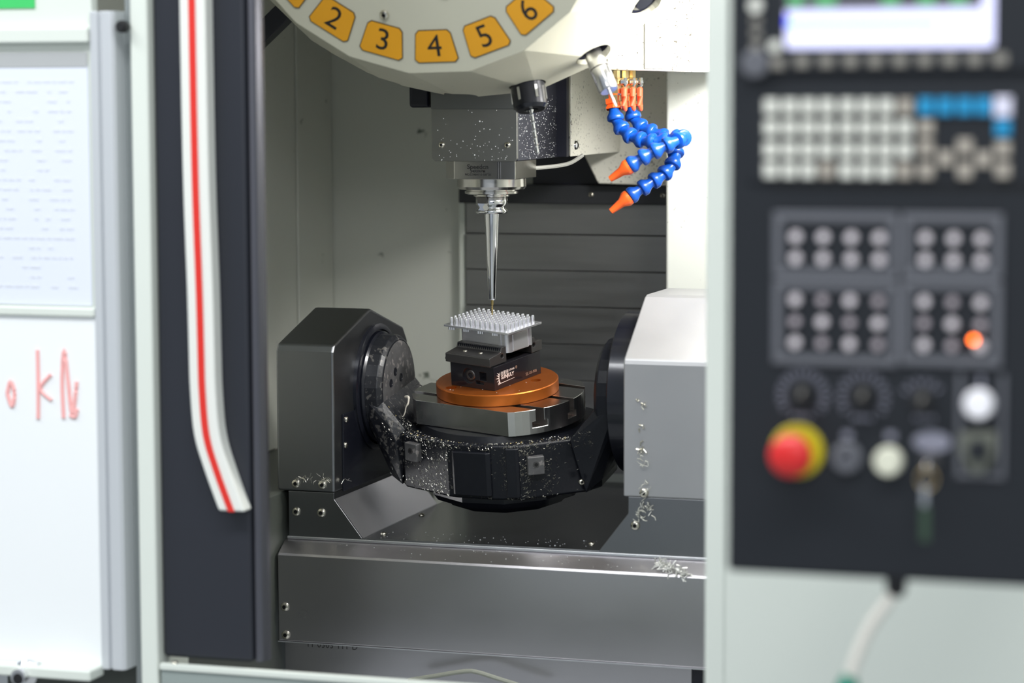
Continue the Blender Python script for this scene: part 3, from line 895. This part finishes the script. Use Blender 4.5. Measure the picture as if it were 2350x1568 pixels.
# ================================================================== front frame, door, left board
o = obj('wall_front', box(bmesh.new(), 465, 1500, -650, -640, 300, 1950), M_frame, bevel=4); tag(o, None, None, kind='structure')
o = obj('trim_2', box(bmesh.new(), 463, 488, -652, -600, 700, 1950), M_frame, bevel=4); tag(o, None, None, kind='structure')
rl = obj('front_rail', prism(bmesh.new(), [(-652, 560), (-652, 710), (-640, 710), (-560, 640), (-560, 560)], 'X', -226, 463), M_frame2, bevel=3)
tag(rl, 'grey green rail along the bottom of the machine opening', 'rail')
obj('rail_lip', box(bmesh.new(), -226, 463, -655, -645, 703, 711), M_frame, rl, bevel=1.5)
inst('bolt', BOLTS, T(-208, -648, 711), rl)
o = obj('trim_3', box(bmesh.new(), -253, -229, -652, -560, 600, 1950), M_frame, bevel=4); tag(o, None, None, kind='structure')
# sliding door
dr = thing('sliding_door', (-150, -630, 716), 'dark navy sliding door with a white and red handle, left of the opening', 'door')
bm = bmesh.new(); box(bm, -228, -107, -640, -612, 716, 1900)
obj('door_panel', bm, M_door, dr, bevel=6, seg=3)
obj('door_edge', prism(bmesh.new(), [(-106, -634), (-103, -638), (-96, -634), (-92.5, -624), (-93.5, -612), (-106, -612)], 'Z', 716, 1900), mat('satin_door_edge', (0.13, 0.13, 0.15), 0.8, 0.38), dr, bevel=2, seg=3)
cl = [(-164, 1900), (-164, 1523), (-163, 1315), (-160, 1180), (-159, 1105), (-158, 1052), (-153.5, 999), (-141, 957), (-122, 907)]
def ribbon(bm, line, w, y0, y1):
    P = smooth_path([(x, 0, z) for x, z in line], 5)
    Lf, Rt = [], []
    for i, p in enumerate(P):
        hw = w
        Lf.append((p.x - hw, p.z)); Rt.append((p.x + hw, p.z))
    prev = None
    for a, b in zip(Lf, Rt):
        q = [bm.verts.new((a[0], y0, a[1])), bm.verts.new((b[0], y0, b[1])), bm.verts.new((b[0], y1, b[1])), bm.verts.new((a[0], y1, a[1]))]
        if prev:
            for k in range(4):
                bm.faces.new([prev[k], prev[(k + 1) % 4], q[(k + 1) % 4], q[k]])
        else: bm.faces.new(q)
        prev = q
    bm.faces.new(prev)
    return bm
hdl = obj('door_handle', ribbon(bmesh.new(), cl, 17.2, -664, -640), M_handle, dr, bevel=3, seg=3)
obj('red_stripe', ribbon(bmesh.new(), cl, 4.2, -665.5, -663.5), M_red, hdl)
# aluminium profile and whiteboard-like door on the left
pr = thing('aluminium_profile', (-282, -650, 700), 'vertical grooved aluminium profile between white board and dark door', 'profile')
obj('profile_bar', prism(bmesh.new(), [(-302, -660), (-292, -660), (-291, -654), (-288, -654), (-287, -660), (-274, -660), (-270, -656), (-269, -645), (-269, -600), (-302, -600)], 'Z', 700, 1511), M_profile, pr, bevel=1)
obj('shaded_side', box(bmesh.new(), -269, -254, -630, -600, 560, 1900), mat('shaded_side_grey', srgb(140, 146, 146), 0.1, 0.5), pr)  # shaded side of the profile, its shade put in as darker grey
bm = lathe(bmesh.new(), [(6.5, 0), (7.5, 3), (7.5, 12), (5, 15), (0.01, 15)], 20, mmT(-258, -652, 1492) @ Matrix.Rotation(PI / 2, 4, 'X'))
o = obj('knob', bm, M_dark, smooth=True); tag(o, 'small black round knob at the top of the aluminium profile', 'knob')
bd = thing('board_cabinet', (-450, -640, 700), 'white board cabinet door with faded red handwriting at the left edge', 'board')
obj('board_panel', box(bmesh.new(), -640, -303, -655, -635, 700, 1140), M_board, bd, bevel=2)
obj('board_upper', box(bmesh.new(), -640, -303, -652, -635, 1142, 1700), M_frame, bd, bevel=2)
obj('rail', box(bmesh.new(), -640, -303, -664, -650, 1473, 1492), M_frame, bd, bevel=3)
obj('rail', box(bmesh.new(), -640, -303, -660, -650, 1138, 1150), M_frame, bd, bevel=3)
obj('bottom_ledge', box(bmesh.new(), -640, -303, -690, -650, 690, 704), M_frame, bd, bevel=3)
pp = obj('paper_sheet', box(bmesh.new(), -470, -309, -653.5, -652.2, 1152, 1448), M_paper)
tag(pp, 'large white sheet of faint print hung on the white cabinet', 'paper')
obj('header_band', box(bmesh.new(), -470, -309, -654.2, -653.5, 1444, 1462), mat('grey_header', srgb(176, 178, 178), 0, 0.6), pp)
bm = bmesh.new()
for i in range(22):
    z = 1425 - i * 12
    x = -455
    while x < -335:
        wd = random.uniform(4, 14)
        if random.random() < 0.62: box(bm, x, min(x + wd, -328), -654.0, -653.5, z, z + 3.2)
        x += wd + 3
o = obj('printed_lines', bm, M_print, pp); o['kind'] = 'stuff'
wr = thing('handwriting', (-380, -655, 1010), 'faded red marker letters o k N on the white board', 'handwriting')
def stroke(pts, w=2.6):
    bm = tube(bmesh.new(), smooth_path([(x, -655.6, z) for x, z in pts], 4), w, 6)
    obj('marker_stroke', bm, M_marker, wr)
stroke([(-427, 1040), (-422, 1056), (-417, 1040), (-421, 1024), (-427, 1040)])
stroke([(-384, 1096), (-384, 1052), (-385, 1010)]); stroke([(-366, 1066), (-381, 1048), (-366, 1034)])
stroke([(-350, 1012), (-351, 1060), (-347, 1097), (-343, 1060), (-338, 1018), (-333, 1040), (-331, 1058)])
stroke([(-341, 1016), (-334, 1014), (-331, 1024)])
o = obj('green_sticker', box(bmesh.new(), -470, -379, -654, -652, 1516, 1540), M_green)
tag(o, 'bright green sticker at the top left of the white cabinet', 'sticker')
vl = thing('board_valve', (-400, -690, 689), 'blurred metal fitting at the foot of the white board', 'fitting')
obj('body', lathe(bmesh.new(), [(14, 0), (17, 8), (17, 22), (10, 28), (10, 40), (0.01, 40)], 20, mmT(-397, -660, 692) @ Matrix.Rotation(PI / 2, 4, 'X')), M_chrome, vl, smooth=True)
obj('pipe', lathe(bmesh.new(), [(8, -80), (8, 20)], 16, MX(-400, -676, 700)), M_profile, vl, smooth=True)
obj('bore', lathe(bmesh.new(), [(7, 0), (0.01, 0.4)], 16, mmT(-397, -700.3, 690) @ Matrix.Rotation(PI / 2, 4, 'X'), caps=False), M_dark, vl)

# ================================================================== control panel
YP = -1350
cp = thing('control_panel', (780, YP + 60, 998), 'large black operator panel with screen, keys and emergency stop at the right', 'control panel')
bm = bmesh.new(); box(bm, 651, 1010, YP, YP + 130, 998.5, 1700)
obj('panel_case', bm, M_panel, cp, bevel=5, seg=3)
bm = bmesh.new(); box(bm, 780, 900, YP + 130, -650, 1100, 1220)
obj('mounting_arm', bm, M_frame, cp, bevel=8)
obj('case_seam', box(bmesh.new(), 688, 1010, YP - 1.2, YP, 1333, 1336), M_dark, cp)
# screen
obj('screen_bezel', box(bmesh.new(), 668, 1005, YP - 5, YP, 1430, 1700), M_panel, cp, bevel=3)
sf = YP - 5.5
scr = obj('screen', prism(bmesh.new(), [(703, 1450), (874, 1450), (876, 1452), (876, 1690), (701, 1690), (701, 1452)], 'Y', sf, sf + 1), M_scr_w, cp)
obj('dark_field', box(bmesh.new(), 701, 866, sf - 0.4, sf, 1482.5, 1690), M_scr_d, scr)
obj('cyan_line', box(bmesh.new(), 704, 828, sf - 0.4, sf, 1468.5, 1472), M_scr_c, scr)
obj('blue_mark', box(bmesh.new(), 701, 704, sf - 0.4, sf, 1468, 1478), M_scr_b, scr)
for x0, x1 in ((704, 716), (727, 744), (783, 797), (813, 827), (840, 853)):
    obj('green_text', box(bmesh.new(), x0, x1, sf - 0.8, sf - 0.4, 1485.5, 1495), M_scr_g, scr)
def key_mesh(name, w, h, d, m):
    bm = bmesh.new()
    a = [bm.verts.new((sx * w / 2, 0, sz * h / 2)) for sx, sz in ((-1, -1), (1, -1), (1, 1), (-1, 1))]
    b = [bm.verts.new((sx * w * 0.42, -d, sz * h * 0.42)) for sx, sz in ((-1, -1), (1, -1), (1, 1), (-1, 1))]
    bm.faces.new(a[::-1]); bm.faces.new(b)
    for i in range(4): bm.faces.new([a[i], a[(i + 1) % 4], b[(i + 1) % 4], b[i]])
    return proto(name, bm, m)
KS = key_mesh('soft_key', 12, 9.5, 2.5, M_soft)
for i in range(9): inst('soft_key', KS, T(715.5 + i * 20.7, YP - 5, 1438.7 + i * 0.15), cp)
inst('soft_key', KS, T(694.5, YP - 5, 1437.5), cp)
for z in (1452, 1463, 1474): inst('side_mark', key_mesh('side_mark', 9, 6, 1, M_soft), T(675.7, YP - 5, z), cp)
DISC = lambda r, d, m, n=24: proto('round', lathe(bmesh.new(), [(r, 0), (r, d * 0.7), (r * 0.85, d), (0.01, d)], n, caps=False), m, smooth=True)
inst('round_button', DISC(5.2, 4, M_keyw), T(692.5, YP - 5, 1451.7) @ FRONT, cp)
inst('round_button', DISC(6.0, 4, M_keyw), T(675.5, YP - 5, 1486) @ FRONT, cp)
inst('jog_knob', DISC(12, 7, M_panel2), T(675.7, YP - 5, 1437.5) @ FRONT, cp)
# key field
kp = obj('keypad_plate', box(bmesh.new(), 668, 1005, YP - 2.5, YP, 1337, 1418), M_panel, cp, bevel=1)
KW = key_mesh('key', 12.3, 12.8, 4, M_keyw); KG = key_mesh('key', 12.5, 12.5, 4, M_keyg); KB = key_mesh('key', 13, 14, 4, M_keyb)
KX = [688.8, 704.9, 720.9, 736.9, 754.0, 770.4, 786.7, 802.9]
KZ = [1401.0, 1383.0, 1364.6, 1347.2]
yk_ = YP - 2.5
for r_, z in enumerate(KZ):
    for c_, x in enumerate(KX):
        inst('key', KG if (r_, c_) in ((0, 7), (3, 3), (3, 7)) else KW, T(x, yk_, z), cp)
for x in (820.2, 836.3, 852.4, 867.8): inst('key', KB, T(x, yk_, 1401), cp)
inst('key', key_mesh('key', 15, 17, 4, mat('lilac_key', srgb(224, 222, 240), 0, 0.5)), T(883.7, yk_, 1400.5), cp)
inst('key', KB, T(883.9, yk_, 1383.3), cp)
for x, z in ((884.2, 1366.2), (884.4, 1348.6), (820.4, 1383.2), (820.6, 1366.5), (820.9, 1347.6), (836.9, 1357.7), (852.8, 1367.8), (853.1, 1347.8), (868.4, 1357.3)):
    inst('key', KG, T(x, yk_, z), cp)
# framed button groups
BTN = DISC(4.6, 5, M_btn); BTN2 = DISC(4.0, 5, mat('dim_push_button', srgb(186, 176, 182), 0, 0.4))
def group_frame(x0, x1, z0, z1):
    bm = bmesh.new()
    t = 8
    box(bm, x0, x1, YP - 3, YP, z0, z0 + t); box(bm, x0, x1, YP - 3, YP, z1 - t, z1)
    box(bm, x0, x0 + t, YP - 3, YP, z0 + t, z1 - t); box(bm, x1 - t, x1, YP - 3, YP, z0 + t, z1 - t)
    fr = obj('button_frame', bm, M_panel2, cp, bevel=1)
    return fr
group_frame(691, 798, 1256, 1312)
group_frame(691, 799, 1182, 1254)
group_frame(801, 885, 1258, 1312)
group_frame(801, 885, 1184, 1256)
for x in (710.5, 734.2, 758.2, 782): 
    for z in (1290.6, 1272.4): inst('push_button', BTN, T(x, YP, z) @ FRONT, cp)
for x in (820.8, 844.4, 867.6):
    for z in (1291, 1272.8): inst('push_button', BTN, T(x, YP, z) @ FRONT, cp)
for i, x in enumerate((710.4, 733.8, 757.4, 781.6)):
    for j, z in enumerate((1237, 1218.4, 1200.3)): inst('push_button', BTN2 if (i + j) % 2 else BTN, T(x, YP, z) @ FRONT, cp)
for i, x in enumerate((820.3, 843.9, 867.6)):
    for j, z in enumerate((1237.6, 1219.4, 1201)): inst('push_button', BTN2 if (i + j) % 2 else BTN, T(x, YP, z) @ FRONT, cp)
lamp = inst('lit_lamp', DISC(2.2, 2, M_led), T(862, YP - 1, 1206.5) @ FRONT, cp); lamp['label'] = 'small glowing orange indicator lamp'
# rotary selectors with printed scales
KN = bmesh.new()
lathe(KN, [(9.5, 0), (9.5, 5), (7.8, 6), (7.4, 15), (0.01, 15)], 20)
box(KN, -1.1, 1.1, 1, 8, 15, 15.8, 1)
KN = proto('knob', KN, [M_dark, M_soft], smooth=True)
def dial(x, z, a0, a1, n, r=19, rot=-25):
    kn = inst('selector_knob', KN, T(x, YP, z) @ FRONT @ Rm('Z', rot), cp)
    bm = bmesh.new()
    for k in range(n):
        a = R(a0 + (a1 - a0) * k / (n - 1))
        cx, cz = x + r * math.cos(a), z + r * math.sin(a)
        M = mmT(cx, 0, cz) @ Matrix.Rotation(-a, 4, 'Y')
        vs_ = [M @ Vector(p) for p in ((-3, 0, -0.8), (3, 0, -0.8), (3, 0, 0.8), (-3, 0, 0.8))]
        prism(bm, [(v.x, v.z) for v in vs_], 'Y', YP - 0.35, YP)
    obj('dial_scale', bm, M_dialink, cp)
dial(717.2, 1155, 215, -35, 17)
dial(769.3, 1155, 215, -35, 15)
dial(819.7, 1153, 150, 40, 6, 17)
for x, z, wd in ((717, 1137, 18), (769.5, 1137.5, 18), (822, 1139, 18)):
    bm = bmesh.new()
    for k in range(4): box(bm, x - wd / 2 + k * wd / 4, x - wd / 2 + k * wd / 4 + 3, YP - 0.3, YP, z - 1.6, z + 1.6)
    obj('legend', bm, M_dialink, cp)
# emergency stop
es = obj('stop_collar', lathe(bmesh.new(), [(23, 0), (23, 3), (21.5, 4), (0.01, 4)], 36, mmT(713, YP, 1107) @ Matrix.Rotation(PI / 2, 4, 'X')), M_yellow, cp, smooth=True)
obj('stop_button', lathe(bmesh.new(), [(11, 4), (11, 16), (17, 20), (18.5, 24), (18, 29), (14, 33), (7, 35), (0.01, 35.5)], 36, mmT(712, YP, 1106) @ Matrix.Rotation(PI / 2, 4, 'X')), M_estop, es, smooth=True)
bm = lathe(bmesh.new(), [(13, 0), (13, 5), (11, 7), (6, 7), (5, 3), (0.01, 3)], 24, mmT(756, YP, 1103) @ Matrix.Rotation(PI / 2, 4, 'X'))
obj('black_button', bm, M_panel2, cp, smooth=True)
inst('cream_button', DISC(12.3, 10, mat('cream_button', srgb(222, 222, 202), 0, 0.4), 30), T(791.8, YP, 1101.5) @ FRONT, cp)
for x, z in ((756, 1121), (793, 1122)):
    obj('legend', box(bmesh.new(), x - 4, x + 4, YP - 0.3, YP, z - 2, z + 4), M_dialink, cp)
# key switch with keys
obj('key_switch', lathe(bmesh.new(), [(8, 0), (8, 6), (6.5, 8), (0.01, 8)], 20, mmT(828, YP, 1103) @ Matrix.Rotation(PI / 2, 4, 'X')), M_jaw, cp, smooth=True)
obj('legend', lathe(bmesh.new(), [(16, 0), (0.01, 0.3)], 24, mmT(828, YP, 1119) @ Matrix.Rotation(PI / 2, 4, 'X') @ Matrix.Diagonal((1, 0.55, 1, 1)), caps=False), M_dialink, cp)
kk = thing('key_ring', (828, YP - 25, 1060), 'small keys hanging from the key switch of the black panel', 'keys')
obj('key_blade', box(bmesh.new(), 827, 830, YP - 26, YP - 8, 1099, 1107), M_chrome, kk, bevel=0.5)
obj('key_bow', lathe(bmesh.new(), [(6, -1), (6.5, 0), (6, 1), (0.01, 1)], 18, mmT(829, YP - 26, 1101) @ Matrix.Rotation(PI / 2, 4, 'Y')), M_chrome, kk, smooth=True)
obj('split_ring', tube(bmesh.new(), [(828 + 8 * math.sin(t * PI / 8), YP - 26, 1091 + 9 * math.cos(t * PI / 8)) for t in range(17)], 0.7, 6, caps=False), M_brass, kk)
obj('spare_key', box(bmesh.new(), 824, 829, YP - 28, YP - 26.5, 1068, 1086), M_chrome, kk, bevel=0.5)
obj('key_tag', box(bmesh.new(), 823, 831, YP - 27, YP - 25.5, 1038, 1068), mat('dark_green_tag', (0.03, 0.06, 0.035), 0, 0.5), kk, bevel=0.5)
# start button frame at the right
bm = bmesh.new()
box(bm, 849, 853, YP - 2, YP, 1090, 1178); box(bm, 885, 889, YP - 2, YP, 1090, 1178); box(bm, 853, 885, YP - 2, YP, 1090, 1094)
obj('button_frame', bm, M_panel2, cp)
inst('white_button', DISC(12.6, 10, mat('white_button', srgb(248, 246, 250), 0, 0.4), 30), T(867.3, YP, 1153) @ FRONT, cp)
obj('legend', box(bmesh.new(), 867, 870, YP - 0.3, YP, 1168, 1176), M_dialink, cp)
sw = obj('toggle_plate', prism(bmesh.new(), [(852, 1128), (852, 1112), (858, 1100), (862, 1094), (872, 1094), (876, 1100), (882, 1112), (882, 1130)], 'Y', YP - 4, YP), mat('dull_olive_metal', srgb(112, 114, 104), 0.3, 0.45), cp, bevel=1)
obj('toggle', lathe(bmesh.new(), [(9, 0), (8, 8), (0.01, 9)], 20, mmT(867.5, YP - 4, 1114) @ Matrix.Rotation(PI / 2, 4, 'X')), M_panel, sw, smooth=True)
# cable
cb = thing('panel_cable', (784, -1335, 998), 'white cable with a teal connector hanging below the black control panel', 'cable')
obj('cable_gland', lathe(bmesh.new(), [(9, 0), (9, 10), (6, 16), (0.01, 16)], 16, mmT(797, -1338, 999) @ Matrix.Rotation(PI, 4, 'Y')), M_dark, cb, smooth=True)
obj('cable_sheath', tube(bmesh.new(), smooth_path([(797, -1338, 990), (788, -1338, 975), (776, -1337, 957), (764, -1336, 930), (757, -1335, 907), (754, -1335, 885)], 6), 5.4, 12), M_cable, cb, smooth=True)
obj('connector', lathe(bmesh.new(), [(5, 0), (9, 8), (15, 24), (16, 60), (10, 66), (0.01, 66)], 20, mmT(757, -1335, 912) @ Matrix.Rotation(R(187), 4, 'Y')), M_teal, cb, smooth=True)

# ================================================================== swarf and droplets
def scatter(target_objs, dirs, n, accept, lo, hi, thick, name, m, parent=None, label=None, cat=None, seed=1, frame=None, curl=0.5, along=None, bb=None):
    """slivers dropped on the surfaces of target objects; positions are found by casting rays in `frame` millimetres"""
    rnd = random.Random(seed)
    dg = bpy.context.evaluated_depsgraph_get(); dg.update()
    F = frame or Matrix()
    V, P = [], []
    for t in target_objs:
        e = t.evaluated_get(dg)
        me = e.to_mesh()
        Wm = F.inverted() @ MW[t]
        b = len(V)
        V += [(Wm @ v.co) * 1000 for v in me.vertices]
        P += [[b + i for i in p.vertices] for p in me.polygons]
        e.to_mesh_clear()
    tree = BVHTree.FromPolygons(V, P)
    bm = bmesh.new()
    cnt = tries = 0
    while cnt < n and tries < n * 30:
        tries += 1
        o_, d = dirs(rnd)
        hit, nor, idx, dist = tree.ray_cast(Vector(o_), Vector(d).normalized())
        if hit is None or rnd.random() > accept(hit, nor): continue
        cnt += 1
        L = rnd.uniform(lo, hi)
        a = nor.cross(Vector((rnd.uniform(-1, 1), rnd.uniform(-1, 1), rnd.uniform(-1, 1))))
        if a.length < 0.05: continue
        a.normalize()
        if along: a = (a + Vector(along) * rnd.uniform(-1, 1)).normalized()
        b_ = nor.cross(a).normalized()
        t0 = thick * rnd.uniform(0.5, 1.3)
        c = hit + nor * t0 * 0.3
        mid = c + nor * L * 0.3 * curl * rnd.random() + b_ * L * curl * rnd.uniform(-0.4, 0.4)
        pts3 = [c - a * L / 2, mid, c + a * L / 2]
        vs_ = []
        for p in pts3:
            vs_.append([bm.verts.new(p + b_ * t0 / 2), bm.verts.new(p - b_ * t0 / 2), bm.verts.new(p + nor * t0 * 0.8)])
        for q in range(2):
            for k in range(3):
                bm.faces.new([vs_[q][k], vs_[q][(k + 1) % 3], vs_[q + 1][(k + 1) % 3], vs_[q + 1][k]])
    o = obj(name, bm, m, parent, frame=F if frame else None)
    o['kind'] = 'stuff'
    if label and not parent: tag(o, label, cat)
    return o

yoke_parts = [pan, arm1, arm2]
def fdir(rnd):
    return (rnd.uniform(-150, 165), -400, rnd.uniform(-150, -40)), (0, 1, -0.02)
def streaks(hit, nor):
    x, h = hit.x, hit.z
    p = 0.015
    for cx, wd, top in ((-85, 26, 0.3), (-58, 10, 0.3), (52, 7, 1.2), (62, 4, 0.8), (74, 6, 0.9), (8, 3, 0.35), (22, 3, 0.4), (100, 7, 0.4), (-42, 6, 0.5)):
        p += top * math.exp(-((x - cx) / wd) ** 2) * (0.7 + 0.3 * math.sin(h * 0.31 + cx))
    if h > -72: p += 0.2
    if h < -120 and -110 < x < -50: p += 0.25
    return min(p, 1)
scatter(yoke_parts, fdir, 1500, streaks, 1.0, 4.2, 0.42, 'fine_swarf', M_chip, yk, seed=3, frame=TF)
def tdir_(rnd):
    return (rnd.uniform(-150, 165), rnd.uniform(-125, -60), 60), (0, -0.05, -1)
def rim(hit, nor):
    return 0.9 if hit.z < -50 and nor.z > 0.4 else (0.25 if hit.x < -120 else 0.0)
scatter(yoke_parts, tdir_, 650, rim, 0.6, 2.4, 0.4, 'fine_swarf', M_chip, yk, seed=4, frame=TF)
scatter(yoke_parts, tdir_, 220, rim, 0.6, 2.4, 0.45, 'brassy_swarf', M_gold, yk, seed=5, frame=TF)
def adir(rnd):
    a = rnd.uniform(-2.6, -0.2); r = rnd.uniform(58, 76)
    return (60, ax_y + r * math.cos(a) * 1.0, ax_h + r * math.sin(a)), (-1, 0, 0)
scatter([arm1], adir, 420, lambda h, n_: 0.8, 0.8, 2.6, 0.5, 'fine_swarf', M_chip, yk, seed=6, frame=TF)
# long curls
def curls(name, seeds, spread, n, L, m, lab, seed, th=0.5):
    rnd = random.Random(seed)
    bm = bmesh.new()
    for _ in range(n):
        s = Vector(rnd.choice(seeds)) + Vector([rnd.gauss(0, 1) * q for q in spread])
        d = Vector((rnd.uniform(-1, 1), rnd.uniform(-0.6, 0.2), rnd.uniform(-1, 0.7))).normalized()
        ln = L * rnd.uniform(0.4, 1.2)
        k1 = Vector((rnd.uniform(-1, 1), rnd.uniform(-0.5, 0.3), rnd.uniform(-1, 1))) * ln * 0.25
        tube(bm, [s, s + d * ln * 0.5 + k1, s + d * ln], th * rnd.uniform(0.6, 1.4), 4)
    o = obj(name, bm, m)
    tag(o, lab, 'swarf', kind='stuff')
curls('swarf_tuft', [(300, -186, 777), (312, -190, 775), (322, -194, 769), (290, -182, 779)], (5, 2, 1.5), 90, 11, mat('pale_swarf', (0.8, 0.8, 0.76), 0.5, 0.4), 'tuft of pale swarf on the long base cover, right side', 11, 0.8)
curls('swarf_wisps', [(260, -170, 912), (263, -169, 865), (272, -169, 852), (258, -169, 845), (266, -169, 885)], (3, 0.8, 8), 44, 10, mat('dull_swarf', (0.62, 0.62, 0.56), 0.4, 0.5), 'wisps of dull swarf hanging on the motor housing bolts', 12, 0.5)
curls('swarf_flecks', [(257, -168, 998), (259, -168, 992), (258, -168, 935), (260, -168, 930), (256, -168, 965)], (2, 0.5, 2), 16, 9, M_chip, 'bright swarf flecks on the face of the motor housing', 13, 0.8)
curls('swarf_thread', [(-236, -171, 871), (-226, -171, 873), (-205, -170, 872), (-198, -170, 869), (-182, -136, 868)], (5, 0.5, 1.5), 30, 9, M_chip, 'thin swarf threads above the two lower housing bolts', 14, 0.35)
# white curl on the left corner of the table
bm = bmesh.new()
tube(bm, smooth_path([(-121, -55, -15), (-117, -58, -14), (-114, -61, -15), (-114, -65, -22), (-117, -66, -27), (-119, -66, -35), (-122, -66, -41)], 4), [2.0] * 9 + [1.3] * 6 + [0.9] * 10, 6)
o = obj('white_swarf_curl', bm, mat('white_scrap', srgb(214, 206, 192), 0, 0.5), frame=TF, smooth=True)
tag(o, 'short white curl of scrap hanging on the left edge of the table', 'swarf')

def droplets(name, target, dirs, n, lo, hi, lab, seed, parent=None, m=M_drop):
    rnd = random.Random(seed)
    dg = bpy.context.evaluated_depsgraph_get(); dg.update()
    V, P = [], []
    for t in target:
        e = t.evaluated_get(dg); me = e.to_mesh(); b = len(V)
        V += [(MW[t] @ v.co) * 1000 for v in me.vertices]
        P += [[b + i for i in p.vertices] for p in me.polygons]
        e.to_mesh_clear()
    tree = BVHTree.FromPolygons(V, P)
    bm = bmesh.new()
    for _ in range(n):
        o_, d = dirs(rnd)
        hit, nor, idx, dist = tree.ray_cast(Vector(o_), Vector(d).normalized())
        if hit is None: continue
        r = rnd.uniform(lo, hi) * (1.6 if rnd.random() < 0.1 else 1)
        lathe(bm, [(r, 0), (r * 0.75, r * 0.5), (0.001, r * 0.8)], 6, mmT(*hit) @ aim(nor), caps=False)
    o = obj(name, bm, m, parent, smooth=True)
    o['kind'] = 'stuff'
    if not parent: tag(o, lab, 'droplets')
hp = {c.name.split('.')[0]: c for c in hd.children}
droplets('coolant_droplets', [hp['front_cover'], hp['side_plate']], lambda r: ((r.uniform(-65, 52), -300, 1314 + abs(r.gauss(0, 28))), (0, 1, 0)), 70, 0.35, 0.9, '', 21, hd)
droplets('coolant_droplets', [hp['side_plate']], lambda r: ((300, r.uniform(-64, 125), 1316 + r.uniform(0, 90)), (-1, 0, 0)), 420, 0.3, 0.9, '', 22, hd)
fl_ = [c for c in tr.children if c.name.startswith('floor_sheet')]
droplets('coolant_droplets', fl_, lambda r: ((r.uniform(-130, 180), r.uniform(-158, -90), 900), (0, 0, -1)), 60, 0.4, 0.9, '', 23, tr)
sk_ = [c for c in ms.children if c.name.startswith('front_skin')]
droplets('coolant_droplets', sk_, lambda r: ((r.uniform(-200, 300), r.uniform(-190, -168), 900), (0, 0, -1)), 40, 0.4, 0.8, '', 24, ms)
droplets('coolant_droplets', [dk], lambda r: ((r.uniform(-80, 80), r.uniform(-80, 30), 1200), (0, 0, -1)), 22, 0.4, 0.9, '', 25, dk)
bpy.context.view_layer.update()
